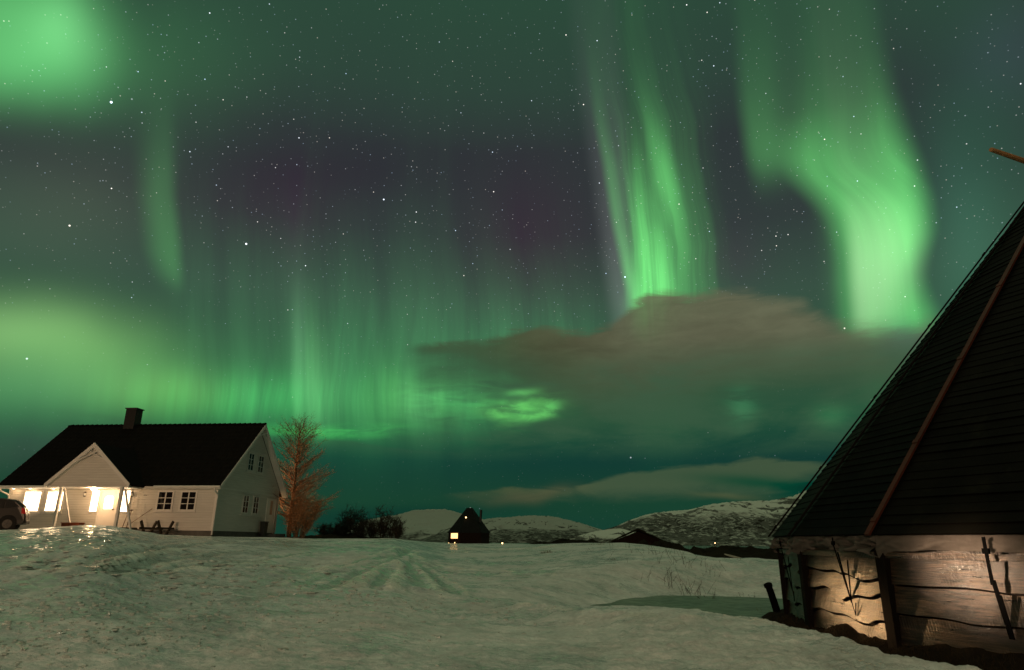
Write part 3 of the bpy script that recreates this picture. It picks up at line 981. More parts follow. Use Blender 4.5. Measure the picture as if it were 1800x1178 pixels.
# ------------------------------------------------------------------ ground: one sheet of snow
def build_snow():
    aa = np.concatenate([np.linspace(-180, -62, 60)[:-1], np.linspace(-62, 62, 760), np.linspace(62, 180, 60)[1:]])
    rr = np.concatenate([[0.05], np.geomspace(0.6, 5.0, 24)[:-1], np.geomspace(5.0, 45.0, 420)[:-1], np.geomspace(45, 170, 110)])
    A, R_ = np.meshgrid(np.radians(aa), rr)
    X, Y = R_ * np.sin(A), R_ * np.cos(A)
    Z = height(X.ravel(), Y.ravel()).reshape(X.shape)
    nr, na = X.shape
    v = np.stack([X, Y, Z], -1).reshape(-1, 3)
    idx = np.arange(nr * na).reshape(nr, na)
    f = np.stack([idx[:-1, :-1], idx[1:, :-1], idx[1:, 1:], idx[:-1, 1:]], -1).reshape(-1, 4)[:, ::-1]
    me = bpy.data.meshes.new('snow_ground')
    me.vertices.add(len(v))
    me.vertices.foreach_set('co', v.ravel())
    me.loops.add(len(f) * 4)
    me.loops.foreach_set('vertex_index', f.ravel().astype(np.int32))
    me.polygons.add(len(f))
    me.polygons.foreach_set('loop_start', np.arange(0, len(f) * 4, 4, dtype=np.int32))
    me.polygons.foreach_set('loop_total', np.full(len(f), 4, dtype=np.int32))
    me.update(calc_edges=True)
    me.validate()
    me.polygons.foreach_set('use_smooth', [True] * len(me.polygons))
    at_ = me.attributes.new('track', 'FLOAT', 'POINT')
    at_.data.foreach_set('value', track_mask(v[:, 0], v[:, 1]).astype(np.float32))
    me.materials.append(MATS['snow'])
    o = bpy.data.objects.new('snow_ground', me)
    COL.objects.link(o)
    tag(o, kind='structure')


build_snow()

# ice sheet in the hollow
mb = MB()
cx_, cy_ = POND.mean(0)
ring = []
for i in range(64):
    a = 2 * PI * i / 64
    ring.append((cx_ + 5.2 * math.cos(a) * 0.9, cy_ + 4.6 * math.sin(a)))
ps = [(cx_, cy_, 0.15)] + [(x, y, 0.15) for x, y in ring]
mb.add(ps, [(0, i, i % 64 + 1) for i in range(1, 65)])
mb.v = [(x, y, z) for x, y, z in mb.v]
o = mb.build('ice_puddle', MATS['ice'])
tag(o, kind='structure')

# thin plates of refrozen ice on the trodden snow; they catch the light of the house
m, T, b = material('ice_plate')
T.put(b.inputs['Base Color'], (0.55, 0.60, 0.56))
pset(b, rough=0.10, spec=1.0)
rng = random.Random(31)
mb = MB()
for (px, py, n_, sx_, sy_, sz_) in ((70, 1002, 110, 2.2, 1.6, .15), (200, 1004, 110, 2.6, 1.5, .15), (60, 975, 60, 1.6, 1.6, .15), (230, 980, 90, 2.4, 2.2, .14),
                                    (330, 1000, 60, 2.2, 1.6, .12), (200, 945, 60, 2.0, 1.5, .16), (120, 1130, 150, 0.7, 0.7, .04), (60, 1150, 60, 0.5, 0.5, .035), (40, 1085, 90, 0.8, 0.8, .045), (170, 1050, 90, 1.4, 1.0, .06),
                                    (330, 1085, 70, 1.3, 1.2, .05), (480, 1060, 70, 1.6, 1.4, .05), (640, 1045, 90, 1.6, 1.2, .05), (430, 1120, 50, 0.9, 0.8, .035),
                                    (560, 1130, 40, 0.9, 0.7, .03), (690, 1065, 60, 1.2, 0.8, .045), (600, 1000, 40, 2.2, 1.4, .09)):
    gx, gy = ground_pt(px, py)
    for i in range(n_):
        x, y = gx + rng.gauss(0, sx_), gy + rng.gauss(0, sy_)
        z = gz(x, y) + 0.012
        tx, ty = rng.gauss(0.015, 0.028), rng.gauss(0, 0.03)
        w_, d_ = sz_ * rng.uniform(0.3, 1.0), sz_ * rng.uniform(0.3, 0.9)
        k_ = 6
        ph = rng.uniform(0, 6)
        top_ = []
        for j in range(k_):
            a = ph + j * 2 * PI / k_
            rr_ = rng.uniform(0.7, 1.1)
            dx, dy = w_ * rr_ * math.cos(a), d_ * rr_ * math.sin(a)
            top_.append((x + dx, y + dy, z + dx * ty - dy * tx))
        mb.prism(top_, (0, 0, -0.02))
o = mb.build('ice_glaze', MATS['ice_plate'])
tag(o, kind='stuff')

# sea
mb = MB().add([(-9000, 60, -6.5), (9000, 60, -6.5), (9000, 12000, -6.5), (-9000, 12000, -6.5)], [(0, 1, 2, 3)])
tag(mb.build('sea_water', MATS['sea']), kind='structure')
mb = MB().add([(-9000, -9000, -9.5), (9000, -9000, -9.5), (9000, 12000, -9.5), (-9000, 12000, -9.5)], [(0, 1, 2, 3)])
tag(mb.build('seabed_ground', MATS['heath']), kind='structure')


# ------------------------------------------------------------------ mountains
def mountain(name, mat, prof, D0, D1, D2, rough, seed, na=420, nr=90, pw=0.8):
    pa = np.array([azel(*p)[0] for p in prof])
    pe = np.array([azel(*p)[1] for p in prof])
    aa = np.linspace(pa[0], pa[-1], na)
    ee = np.interp(aa, pa, pe)
    A = np.radians(aa)
    verts = []
    rr = np.concatenate([np.linspace(D0, D1, int(nr * .75)), np.linspace(D1, D2, int(nr * .25) + 1)[1:]])
    for r in rr:
        x, y = r * np.sin(A), r * np.cos(A)
        hr = np.tan(np.radians(ee)) * D1 + CAMZ + 6.5
        if r <= D1:
            s_ = (r - D0) / (D1 - D0)
            sh = s_ ** pw * (1.0)
        else:
            s_ = 1 - (r - D1) / (D2 - D1)
            sh = s_ ** 1.2
        n_ = fbm(x * rough + seed, y * rough + seed, 6, 0.55)
        nn = np.abs(fbm(x * rough * 2.2 + seed * 2, y * rough * 2.2, 5, 0.6))
        amp = 0.30 * math.sin(PI * min(1, s_ * 0.92 + 0.04)) + 0.02
        z = hr * sh + hr * (n_ * amp - nn * amp * 0.5)
        lim = CAMZ + np.tan(np.radians(ee)) * r * np.cos(0) + hr * 0.012 * n_
        z = np.minimum(z, lim + (1 - min(1, abs(r - D1) / (D1 * .08))) * 0 + hr * 0.015 * vnoise(aa * 9 + seed, aa * 0 + 3))
        verts.append(np.stack([x, y, z - 6.5 * (1 if r == D0 else 0) - 6.6], -1) if r < D1 * .9999 else np.stack([x, y, np.minimum(z, hr) - 6.6], -1))
    v = np.array(verts)
    k = int(np.argmin(abs(rr - D1)))
    v[k, :, 2] = np.tan(np.radians(ee)) * D1 + CAMZ + 0.02 * (np.tan(np.radians(ee)) * D1) * fbm(aa * 4 + seed, aa * 0, 4, .6)
    nr_, na_ = v.shape[:2]
    idx = np.arange(nr_ * na_).reshape(nr_, na_)
    f = np.stack([idx[:-1, :-1], idx[:-1, 1:], idx[1:, 1:], idx[1:, :-1]], -1).reshape(-1, 4)
    me = bpy.data.meshes.new(name)
    me.from_pydata(v.reshape(-1, 3).tolist(), [], f.tolist())
    me.polygons.foreach_set('use_smooth', [True] * len(me.polygons))
    me.materials.append(MATS[mat])
    o = bpy.data.objects.new(name, me)
    COL.objects.link(o)
    tag(o, kind='structure')


mountain('snowy_mountain', 'mountain_snowy', [(560, 948), (640, 915), (675, 908), (693, 906), (712, 901), (729, 896.7), (760, 895), (782, 895), (800, 899),
                                              (815, 904), (840, 910), (880, 922), (930, 940), (960, 950)], 4300, 6200, 7500, 0.0012, 3.0, 300, 70)
mountain('mid_mountain', 'mountain_mid', [(730, 950), (770, 935), (800, 925), (830, 916), (851, 913), (870, 910), (893, 909.5), (915, 907), (938, 906), (960, 906.7), (980, 909.5),
                                          (1020, 919), (1047, 928), (1075, 936), (1120, 950)], 3200, 4700, 5600, 0.0016, 9.0, 340, 80)
mountain('rocky_mountain', 'mountain_rocky', [(990, 952), (1040, 938), (1060, 932), (1084, 924.7), (1105, 915), (1127, 907), (1150, 902), (1172, 899), (1190, 897.5), (1207, 897), (1233, 890),
                                              (1255, 886), (1273, 883), (1313, 880.7), (1353, 880), (1375, 876), (1393, 872.7), (1417, 863), (1460, 852), (1520, 845), (1600, 850), (1800, 870), (2100, 900), (2400, 930)],
         2300, 3800, 4800, 0.0022, 21.0, 620, 110, 0.85)
mountain('rocky_foothill', 'mountain_rocky', [(990, 952), (1020, 941), (1045, 934), (1070, 930.5), (1090, 928.5), (1110, 934), (1150, 950)], 2250, 2500, 2700, 0.006, 5.0, 160, 30)


# dark heath and headland between snow and water
def mound(name, cx, cy, rx, ry, h, z0, seed, mat='heath', rz=0.0, n=60):
    mb = MB()
    xs = np.linspace(-1, 1, n + 1)
    X, Y = np.meshgrid(xs, xs)
    q = np.clip(1 - (X ** 2 + Y ** 2), 0, 1)
    Z = h * q ** 0.8 * (1 + 0.9 * fbm(X * 3 + seed, Y * 3 + seed, 5, 0.6)) - 0.4 * (q <= 0)
    c_, s_ = math.cos(rz), math.sin(rz)
    xx, yy = X * rx, Y * ry
    vs = np.stack([cx + xx * c_ - yy * s_, cy + xx * s_ + yy * c_, z0 + Z], -1).reshape(-1, 3)
    fs = [(j * (n + 1) + i, j * (n + 1) + i + 1, (j + 1) * (n + 1) + i + 1, (j + 1) * (n + 1) + i) for j in range(n) for i in range(n)]
    mb.add(vs.tolist(), fs)
    return mb.build(name, MATS[mat], smooth=True)


p = at(1290, 984, 62)
tag(mound('headland_ground', p[0] + 3.0, 66, 11.0, 7.0, 1.55, p[2] - 0.9, 3.1, n=80), kind='structure')
p = at(1010, 954, 85)
tag(mound('heath_ground', p[0] + .5, 92, 8.5, 6.0, 0.9, p[2] - 0.75, 8.3, n=80), kind='structure')
p = at(1160, 958, 62)
tag(mound('bank_ground', p[0] + 1.0, 64, 5.0, 5.0, 1.5, p[2] - 1.7, 5.3, n=70), kind='structure')
p = at(560, 944, 56)
tag(mound('earth_ground', p[0] + 0.6, 60, 8.5, 3.0, 0.6, p[2] - 0.62, 1.7, n=80), kind='structure')


# ------------------------------------------------------------------ house
C0 = Vector(at(372, 942, 40.0))
house = empty('house', C0, rad(-6.0))
tag(house, 'white wooden house with black gabled roof, chimney and lit porch at the left', 'house')
def hl(x, y, z):
    """house-local point to world"""
    c_, s_ = math.cos(rad(-6)), math.sin(rad(-6))
    return (C0.x + x * c_ - y * s_, C0.y + x * s_ + y * c_, C0.z + z)


HB = {}
RIDY, RIDZ = 4.1, 7.12
EZ = 2.62     # top of wall
LX = -13.5
BY = 8.2
sl = (RIDZ - 2.75) / (RIDY + 0.5)
M = MATS


def H(mb, name, mat, par=house, **k):
    return mb.build(name, M[mat], par, **k)


# walls
H(MB().box(LX, 0, 0, 0.15, 0.28, EZ + 0.35), 'wall', 'white_siding')
gp = [(0, 0.15, 0.28), (0, BY, 0.28), (0, BY, 2.75 + sl * 0.5 - .07), (0, RIDY, RIDZ - 0.07), (0, 0.15, 2.75 + sl * .65 - .07)]
H(MB().prism(gp, (-0.15, 0, 0)), 'gable_wall', 'white_siding')
gp2 = [(LX, y, z) for _, y, z in gp]
H(MB().prism(gp2, (0.15, 0, 0)), 'gable_wall', 'white_siding')
H(MB().box(LX, 0, BY - 0.15, BY, 0.28, 2.75), 'wall', 'white_siding')
H(MB().box(LX + 0.03, -0.03, 0.03, BY - 0.03, -0.8, 0.279), 'foundation', 'foundation')
# belt board on the gable, corner boards
mb = MB().box(0.0, 0.025, 0.0, BY, 2.72, 2.80)
H(mb, 'belt_board', 'white_trim')
for (x0, x1, y0, y1) in ((-0.12, 0.027, -0.027, 0.0), (0.0, 0.027, 0.0, 0.12), (0.0, 0.027, BY - 0.12, BY), (LX, LX + 0.12, -0.027, 0.0)):
    H(MB().box(x0, x1, y0, y1, 0.28, 2.7), 'corner_board', 'white_trim')

# roof: two pitches with ribs of tiles as geometry
def roof_pitch(y_e, z_e, y_r, z_r, x0, x1, name, th=0.10, nc=48, rows=15, amp=0.025, par=house, mat='roof_tiles'):
    mb = MB()
    d = Vector((0, y_r - y_e, z_r - z_e))
    nrm = Vector((0, -(z_r - z_e), (y_r - y_e))).normalized() * (1 if y_r > y_e else -1)
    W_ = x1 - x0

    def fn(u, v, off):
        x = x0 + u * W_
        row = v * rows
        step = (1 - (row % 1.0)) * 0.02 if v < 1 else 0
        w = amp * abs(math.sin(x * PI / 0.28))
        p = Vector((x, y_e, z_e)) + d * v + nrm * (off + w + step)
        return p
    mb.grid(lambda u, v: fn(u, v, th), nc * 4, rows * 3)
    e = Vector((x0, y_e, z_e))
    # underside body
    a = [Vector((x0, y_e, z_e)), Vector((x0, y_r, z_r)), Vector((x0, y_r, z_r)) + nrm * th, Vector((x0, y_e, z_e)) + nrm * th]
    mb.prism(a, (W_, 0, 0))
    return H(mb, name, mat, par)


roof_pitch(-0.5, 2.75, RIDY, RIDZ, LX - 0.4, 0.42, 'roof_slope')
roof_pitch(BY + 0.5, 2.75, RIDY, RIDZ, LX - 0.4, 0.42, 'roof_slope')
mb = MB()
nrd = 40
for i in range(nrd):
    x0 = LX - 0.42 + i * (0.86 - LX) / nrd
    mb.tube([(x0, RIDY, RIDZ + 0.08), (x0 + 0.36, RIDY, RIDZ + 0.115)], [0.115, 0.13], 8)
H(mb, 'ridge_cap', 'roof_tiles')
# soffit and gutter, fascia
H(MB().box(LX - 0.38, 0.40, -0.48, 0.0, 2.655, 2.70), 'soffit', 'white_trim')
for xa, xb in ((LX - 0.38, -9.75), (-4.35, 0.40)):
    H(MB().box(xa, xb, -0.53, -0.48, 2.655, 2.80), 'fascia', 'white_trim')
for xa, xb in ((LX - 0.42, -9.75), (-3.7, 0.45)):
    H(MB().tube([(xa, -0.60, 2.755), (xb, -0.60, 2.755)], 0.07, 8), 'gutter', 'white_trim')
# downpipes
H(MB().tube([(0.12, -0.60, 2.72), (0.12, -0.58, 2.58), (0.06, -0.12, 2.36), (0.06, -0.08, 2.2), (0.04, -0.09, 0.05)], 0.045, 8), 'downpipe', 'white_trim')
H(MB().tube([(LX - 0.1, -0.60, 2.72), (LX - 0.1, -0.56, 2.52), (LX + 0.12, -0.18, 2.32), (LX + 0.14, -0.1, 2.15), (LX + 0.14, -0.1, 0.1)], 0.05, 8), 'downpipe', 'white_trim')


# bargeboards with crossed ornament
def barge(x, ya, za, yb, zb, yr, zr, par, flip=1, front=False):
    """in plane x=const (gable) ; pieces as one trim mesh"""
    mb = MB()
    t_ = 0.04
    for (y0, z0) in ((ya, za), (yb, zb)):
        a = [(x, y0, z0 - 0.10), (x, yr, zr - 0.10), (x, yr, zr + 0.13), (x, y0, z0 + 0.13)]
        mb.prism(a, (t_ * flip, 0, 0))
    return mb


mb = barge(0.42, -0.5, 2.75, BY + 0.5, 2.75, RIDY, RIDZ, house)
H(mb, 'bargeboard', 'white_trim')
mb = barge(LX - 0.42, -0.5, 2.75, BY + 0.5, 2.75, RIDY, RIDZ, house, -1)
H(mb, 'bargeboard', 'white_trim')
mb = MB()
yk, zk = RIDY, RIDZ
mb.bar((0.40, yk - 1.15, zk - 0.95), (0.40, yk + 0.42, zk - 0.38), 0.07, 0.06)
mb.bar((0.36, yk + 1.15, zk - 0.95), (0.36, yk - 0.42, zk - 0.38), 0.07, 0.06)
H(mb, 'gable_ornament', 'white_trim')

for x0_, x1_ in ((0.03, 0.415), (LX - 0.41, LX - 0.002)):
    for ye in (-0.5, BY + 0.5):
        zz = -0.06
        a_ = [(x0_, ye, 2.75 + zz), (x0_, RIDY, RIDZ + zz), (x0_, RIDY, RIDZ + zz + 0.045), (x0_, ye, 2.75 + zz + 0.045)]
        H(MB().prism(a_, (x1_ - x0_, 0, 0)), 'verge_soffit', 'white_trim')
# chimney
ch = H(MB().box(-9.62, -8.86, 3.75, 4.45, 6.2, 8.35), 'chimney', 'chimney_clad')
H(MB().box(-9.68, -8.80, 3.69, 4.51, 8.351, 8.42), 'chimney_cap', 'black_metal', ch)
H(MB().box(-9.85, -8.63, 3.30, 3.745, 6.35, 6.52), 'chimney_flashing', 'chimney_clad', ch)


# windows on the facade (y=0 plane)
def fwin(x0, x1, z0, z1, mat, nx=2, nz=3, name='window', frame=0.10):
    w = H(MB().box(x0 - frame, x1 + frame, -0.045, -0.002, z1, z1 + frame).box(x0 - frame, x1 + frame, -0.045, -0.002, z0 - frame, z0)
          .box(x0 - frame, x0, -0.045, -0.002, z0, z1).box(x1, x1 + frame, -0.045, -0.002, z0, z1), name, 'white_trim')
    H(MB().box(x0, x1, -0.018, -0.010, z0, z1), 'pane', mat, w)
    mb = MB()
    for i in range(1, nx):
        x = x0 + (x1 - x0) * i / nx
        mb.box(x - 0.032, x + 0.032, -0.040, -0.019, z0, z1)
    for j in range(1, nz):
        z = z0 + (z1 - z0) * j / nz
        for i in range(nx):
            xa = x0 + (x1 - x0) * i / nx + (0.032 if i else 0)
            xb = x0 + (x1 - x0) * (i + 1) / nx - (0.032 if i < nx - 1 else 0)
            mb.box(xa, xb, -0.034, -0.019, z - 0.018, z + 0.018)
    if mb.v:
        H(mb, 'muntins', 'white_trim', w)
    H(MB().box(x0 - frame - .04, x1 + frame + .04, -0.09, -0.002, z0 - frame - 0.05, z0 - frame - 0.002), 'sill', 'white_trim', w)
    return w


fwin(-12.37, -11.33, 1.36, 2.48, 'lit_window', 1, 1)
fwin(-10.87, -9.86, 1.37, 2.48, 'lit_window', 1, 1)
fwin(-3.66, -2.80, 1.48, 2.48, 'dark_glass')
fwin(-2.20, -1.34, 1.48, 2.48, 'dark_glass')


# gable windows (x=0 plane): pairs
def gwin(y0, y1, z0, z1, mat='dark_glass'):
    fr = 0.09
    w = H(MB().box(0.002, 0.045, y0 - fr, y1 + fr, z1, z1 + fr).box(0.002, 0.045, y0 - fr, y1 + fr, z0 - fr, z0)
          .box(0.002, 0.045, y0 - fr, y0, z0, z1).box(0.002, 0.045, y1, y1 + fr, z0, z1), 'window', 'white_trim')
    H(MB().box(0.008, 0.018, y0, y1, z0, z1), 'pane', mat, w)
    ym = (y0 + y1) / 2
    mb = MB().box(0.019, 0.038, ym - 0.025, ym + 0.025, z0, z1)
    for j in (1, 2):
        z = z0 + (z1 - z0) * j / 3
        mb.box(0.019, 0.034, y0, ym - .025, z - .015, z + .015).box(0.019, 0.034, ym + .025, y1, z - .015, z + .015)
    H(mb, 'muntins', 'white_trim', w)
    return w


for (z0, z1) in ((4.14, 5.18), (1.46, 2.50)):
    gwin(3.18, 3.82, z0, z1)
    gwin(4.55, 5.20, z0, z1)
    H(MB().box(0.002, 0.09, 2.95, 5.42, z1 + 0.13, z1 + 0.18), 'window_head', 'white_trim')
    H(MB().box(0.002, 0.09, 2.95, 5.42, z0 - 0.17, z0 - 0.12), 'window_sill', 'white_trim')
# gable door with a narrow pane
gd = H(MB().box(0.002, 0.04, 6.45, 6.56, 0.22, 2.52).box(0.002, 0.04, 7.75, 7.86, 0.22, 2.52).box(0.002, 0.04, 6.56, 7.75, 2.42, 2.52)
       .box(0.003, 0.02, 6.56, 7.75, 0.24, 2.42), 'side_door', 'door_white')
mgl, T, b = material('painted_reflection_glass')
T.put(b.inputs['Base Color'], (0.5, 0.36, 0.28))  # warm reflected light painted into the glass colour
pset(b, rough=0.15, spec=0.8)
H(MB().box(0.021, 0.03, 6.98, 7.34, 1.46, 2.38), 'pane', 'painted_reflection_glass', gd)
H(MB().box(0.0, 0.9, 6.4, 7.95, -0.1, 0.20), 'side_step', 'foundation')

# front door and sidelights
dr = H(MB().box(-7.42, -7.34, -0.06, -0.002, 0.5, 2.62).box(-6.28, -6.20, -0.06, -0.002, 0.5, 2.62).box(-7.34, -6.28, -0.06, -0.002, 2.55, 2.62)
       .box(-7.34, -6.28, -0.03, -0.002, 0.5, 2.55), 'front_door', 'door_white')
arch = [(-7.08, -0.032, 1.50), (-6.52, -0.032, 1.50), (-6.52, -0.032, 2.12)] + \
       [(-6.80 + 0.28 * math.cos(a), -0.032, 2.12 + 0.14 * math.sin(a)) for a in [k * PI / 8 for k in range(1, 8)]] + [(-7.08, -0.032, 2.12)]
H(MB().prism(arch, (0, -0.012, 0)), 'pane', 'lit_window', dr)
hd = H(MB().box(-6.44, -6.40, -0.06, -0.03, 1.44, 1.52).tube([(-6.42, -0.06, 1.48), (-6.42, -0.10, 1.48), (-6.54, -0.10, 1.48)], 0.014, 6), 'handle', 'black_metal', dr)
for (x0, x1) in ((-7.96, -7.50), (-5.96, -5.50)):
    w = H(MB().box(x0 - .07, x1 + .07, -0.05, -0.002, 2.55, 2.62).box(x0 - .07, x1 + .07, -0.05, -0.002, 1.28, 1.35)
          .box(x0 - .07, x0, -0.05, -0.002, 1.35, 2.55).box(x1, x1 + .07, -0.05, -0.002, 1.35, 2.55), 'sidelight_window', 'white_trim')
    H(MB().box(x0, x1, -0.02, -0.01, 1.35, 2.55), 'pane', 'lit_window', w)

# porch
PY = -1.75
PXC, PHW = -7.02, 2.66
pz0, pz1 = 2.80, 5.06
mb = MB()
tri = [(PXC - PHW + 0.1, PY + 0.12, 2.72), (PXC + PHW - 0.1, PY + 0.12, 2.72), (PXC, PY + 0.12, pz1 - 0.04)]
H(MB().prism(tri, (0, 0.08, 0)), 'porch_gable', 'white_siding')
for s_ in (-1, 1):
    a = Vector((PXC + s_ * PHW, 0, pz0 - 0.08))
    r_ = Vector((PXC, 0, pz1))
    nv = Vector((s_ * (pz1 - pz0 + .08), 0, PHW)).normalized()
    pr = [Vector((a.x, PY - 0.1, a.z)), Vector((r_.x, PY - 0.1, r_.z)), Vector((r_.x, PY - 0.1, r_.z)) + Vector((0, 0, .14)), Vector((a.x, PY - 0.1, a.z)) + nv * .1]
    H(MB().prism(pr, (0, 4.0, 0)), 'porch_roof', 'roof_tiles')
    q = [Vector((a.x, PY - 0.14, a.z - 0.12)), Vector((r_.x, PY - 0.14, r_.z - 0.14)), Vector((r_.x, PY - 0.14, r_.z + 0.15)), Vector((a.x, PY - 0.14, a.z + 0.11))]
    H(MB().prism(q, (0, 0.038, 0)), 'porch_bargeboard', 'white_trim')
for s_ in (-1, 1):
    q = [(PXC + s_ * PHW, PY - 0.095, pz0 - 0.20), (PXC, PY - 0.095, pz1 - 0.13), (PXC, PY - 0.095, pz1 - 0.09), (PXC + s_ * PHW, PY - 0.095, pz0 - 0.16)]
    H(MB().prism(q, (0, 0.21, 0)), 'porch_soffit', 'white_trim')
mb = MB().bar((PXC - 0.95, PY - 0.10, pz1 - 0.95), (PXC + 0.30, PY - 0.10, pz1 - 0.32), 0.06, 0.07, (0, 1, 0))
mb.bar((PXC + 0.80, PY - 0.06, pz1 - 0.85), (PXC - 0.32, PY - 0.06, pz1 - 0.32), 0.06, 0.07, (0, 1, 0))
H(mb, 'porch_ornament', 'white_trim')
H(MB().box(PXC - PHW + 0.05, PXC + PHW - 0.05, PY, PY + 0.14, 2.66, 2.718), 'porch_beam', 'white_trim')
H(MB().box(PXC - PHW + 0.1, PXC + PHW - 0.1, PY + 0.141, -0.49, 2.64, 2.70), 'porch_ceiling', 'white_trim')
for x in (-8.70, -4.90):
    H(MB().box(x - 0.07, x + 0.07, PY + 0.0, PY + 0.14, -0.2, 2.659), 'porch_post', 'white_trim')
H(MB().bar((-8.50, PY + 0.07, 2.55), (-7.66, PY + 0.07, 0.4), 0.09, 0.09), 'porch_brace', 'white_trim')
H(MB().bar((-4.70, PY + 0.07, 2.55), (-3.92, PY + 0.07, 0.2), 0.09, 0.09), 'porch_brace', 'white_trim')
H(MB().box(-8.9, -4.7, PY - 0.1, -0.005, -0.3, 0.42), 'porch_floor', 'foundation')
# ceiling lamp, downlights, wall lanterns
lp = H(MB().tube([(-7.05, -1.15, 2.638), (-7.05, -1.15, 2.52)], [0.20, 0.14], 14), 'ceiling_lamp', 'lit_lamp')


def house_light(x, y, z, p, col=(1.0, 0.56, 0.25), size=0.08):
    l = lamp('house_light', 'POINT', (0, 0, 0), p, col, size)
    l.parent = house
    l.location = (x, y, z)


house_light(-7.05, -1.15, 2.40, 140)
for x in (-13.0, -11.9, -10.35):
    H(MB().tube([(x, -0.30, 2.654), (x, -0.30, 2.640)], 0.05, 10), 'downlight', 'lit_lamp')
    house_light(x, -0.30, 2.58, 7, size=0.05)
for x in (-8.41, -5.37):
    a = H(MB().tube([(x, -0.09, 2.42), (x, -0.09, 2.50)], [0.095, 0.02], 6).tube([(x, -0.09, 2.20), (x, -0.09, 2.26)], [0.03, 0.08], 6)
          .bar((x, -0.005, 2.23), (x, -0.09, 2.23), 0.03, 0.03).bar((x, -0.02, 2.22), (x, -0.02, 2.48), 0.02, 0.02), 'wall_lantern', 'black_metal')
    H(MB().tube([(x, -0.09, 2.262), (x, -0.09, 2.418)], [0.05, 0.065], 6), 'lantern_glass', 'white_trim', a)
H(MB().box(-4.62, -4.44, -0.06, -0.002, 2.28, 2.31), 'bracket', 'black_metal')
# lamp at the back corner; an unseen spot added beyond it lights the tree
H(MB().box(-0.25, -0.05, BY + 0.002, BY + 0.12, 2.15, 2.35), 'back_lamp', 'lit_small')
bl = lamp('tree_fill_spot', 'SPOT', hl(-7.0, BY + 3.5, 3.0), 7000, (1.0, 0.52, 0.22), 0.2, hl(2.0, 10.5, 4.0), 62, 0.9)  # added fill for the tree, away from the lamp on the wall



# things around the house
w = hl(-7.35, -1.9, 0)
o = empty('storage_box', (w[0], w[1], C0.z + 0.30), rad(-6))
tag(o, 'low red-brown wooden box on the porch left of the front door', 'box')
MB().box(-0.55, 0.55, -0.2, 0.2, 0, 0.30).build('box_body', M['red_box'], o, bevel=0.01)
MB().box(-0.58, 0.58, -0.23, 0.23, 0.301, 0.35).build('lid', M['red_box'], o, bevel=0.01)
w = hl(5.8, 0, 0)
w = hl(0.32, 5.78, 0)
o = empty('waste_bin', (w[0], w[1], C0.z + 0.0), rad(-6))
tag(o, 'tall dark bin standing against the gable wall beside the side door', 'bin')
mb = MB()
mb.add([(-.14, -.22, 0), (.14, -.22, 0), (.14, .22, 0), (-.14, .22, 0), (-.17, -.26, 0.90), (.17, -.26, 0.90), (.17, .26, 0.90), (-.17, .26, 0.90)],
       [(0, 3, 2, 1), (4, 5, 6, 7), (0, 1, 5, 4), (1, 2, 6, 5), (2, 3, 7, 6), (3, 0, 4, 7)])
mb.build('bin_body', M['black_metal'], o, bevel=0.02)
MB().box(-.18, .20, -.27, .27, 0.905, 0.97).build('lid', M['black_metal'], o, bevel=0.02)
for s_ in (-1, 1):
    MB().tube([(-.1, s_ * .24 - .02, .09), (-.1, s_ * .24 + .02, .09)], .09, 12).build('wheel', M['rubber'], o)

# overturned picnic table: top lies on the snow, legs point up
tw = hl(-2.85, -1.0, 0)
pt = empty('picnic_table', (tw[0], tw[1], C0.z - 0.02), rad(-14))
tag(pt, 'dark wooden picnic table lying upside down in the snow before the facade', 'picnic table')
MB().box(-0.95, 0.95, -0.36, -0.02, 0.04, 0.08).box(-0.95, 0.95, 0.0, 0.34, 0.04, 0.08).build('tabletop', M['dark_wood'], pt, bevel=0.006)
for sx in (-0.62, 0.62):
    for sy in (-1, 1):
        MB().bar((sx, sy * 0.22, 0.08), (sx, sy * 0.66, 0.80), 0.09, 0.15, (0, 1, 0)).build('leg', M['dark_wood'], pt)
    MB().box(sx + 0.03, sx + 0.075, -0.76, 0.76, 0.36, 0.46).build('crossbeam', M['dark_wood'], pt)
for sy in (-1, 1):
    MB().box(-0.95, 0.95, sy * 0.64 - 0.13, sy * 0.64 + 0.13, 0.315, 0.355).build('seat', M['dark_wood'], pt, bevel=0.006)
pt.scale = (0.92, 0.92, 1.0)
# leaning handle and ski poles
w0, w1 = hl(-4.9, -0.5, 0.6), hl(-3.93, -0.06, 1.52)
o = MB().tube([w0, w1], 0.018, 6).build('broom_handle', M['grey_stick'])
tag(o, 'thin wooden handle leaning diagonally against the facade above the picnic table', 'broom')
for k, (x, lab) in enumerate(((-4.98, 'upright garden tool with forked top beside the right porch post'), (-5.12, 'slanting stick leaning beside the garden tool at the right porch post'))):
    o = empty('garden_tool', hl(x, -0.55, 0.35))
    tag(o, lab, 'tool', 'tools leaning at the porch post')
    lean = 0.16 if k else 0.03
    MB().tube([(-lean, 0, 0), (0.03, 0.1, 1.05)], 0.022, 6).build('shaft', M['grey_stick'], o)
    MB().box(-0.10 + .03, 0.10 + .03, 0.09, 0.13, 1.03 if not k else 0.85, 1.08 if not k else 0.9).build('handle', M['black_metal'], o)


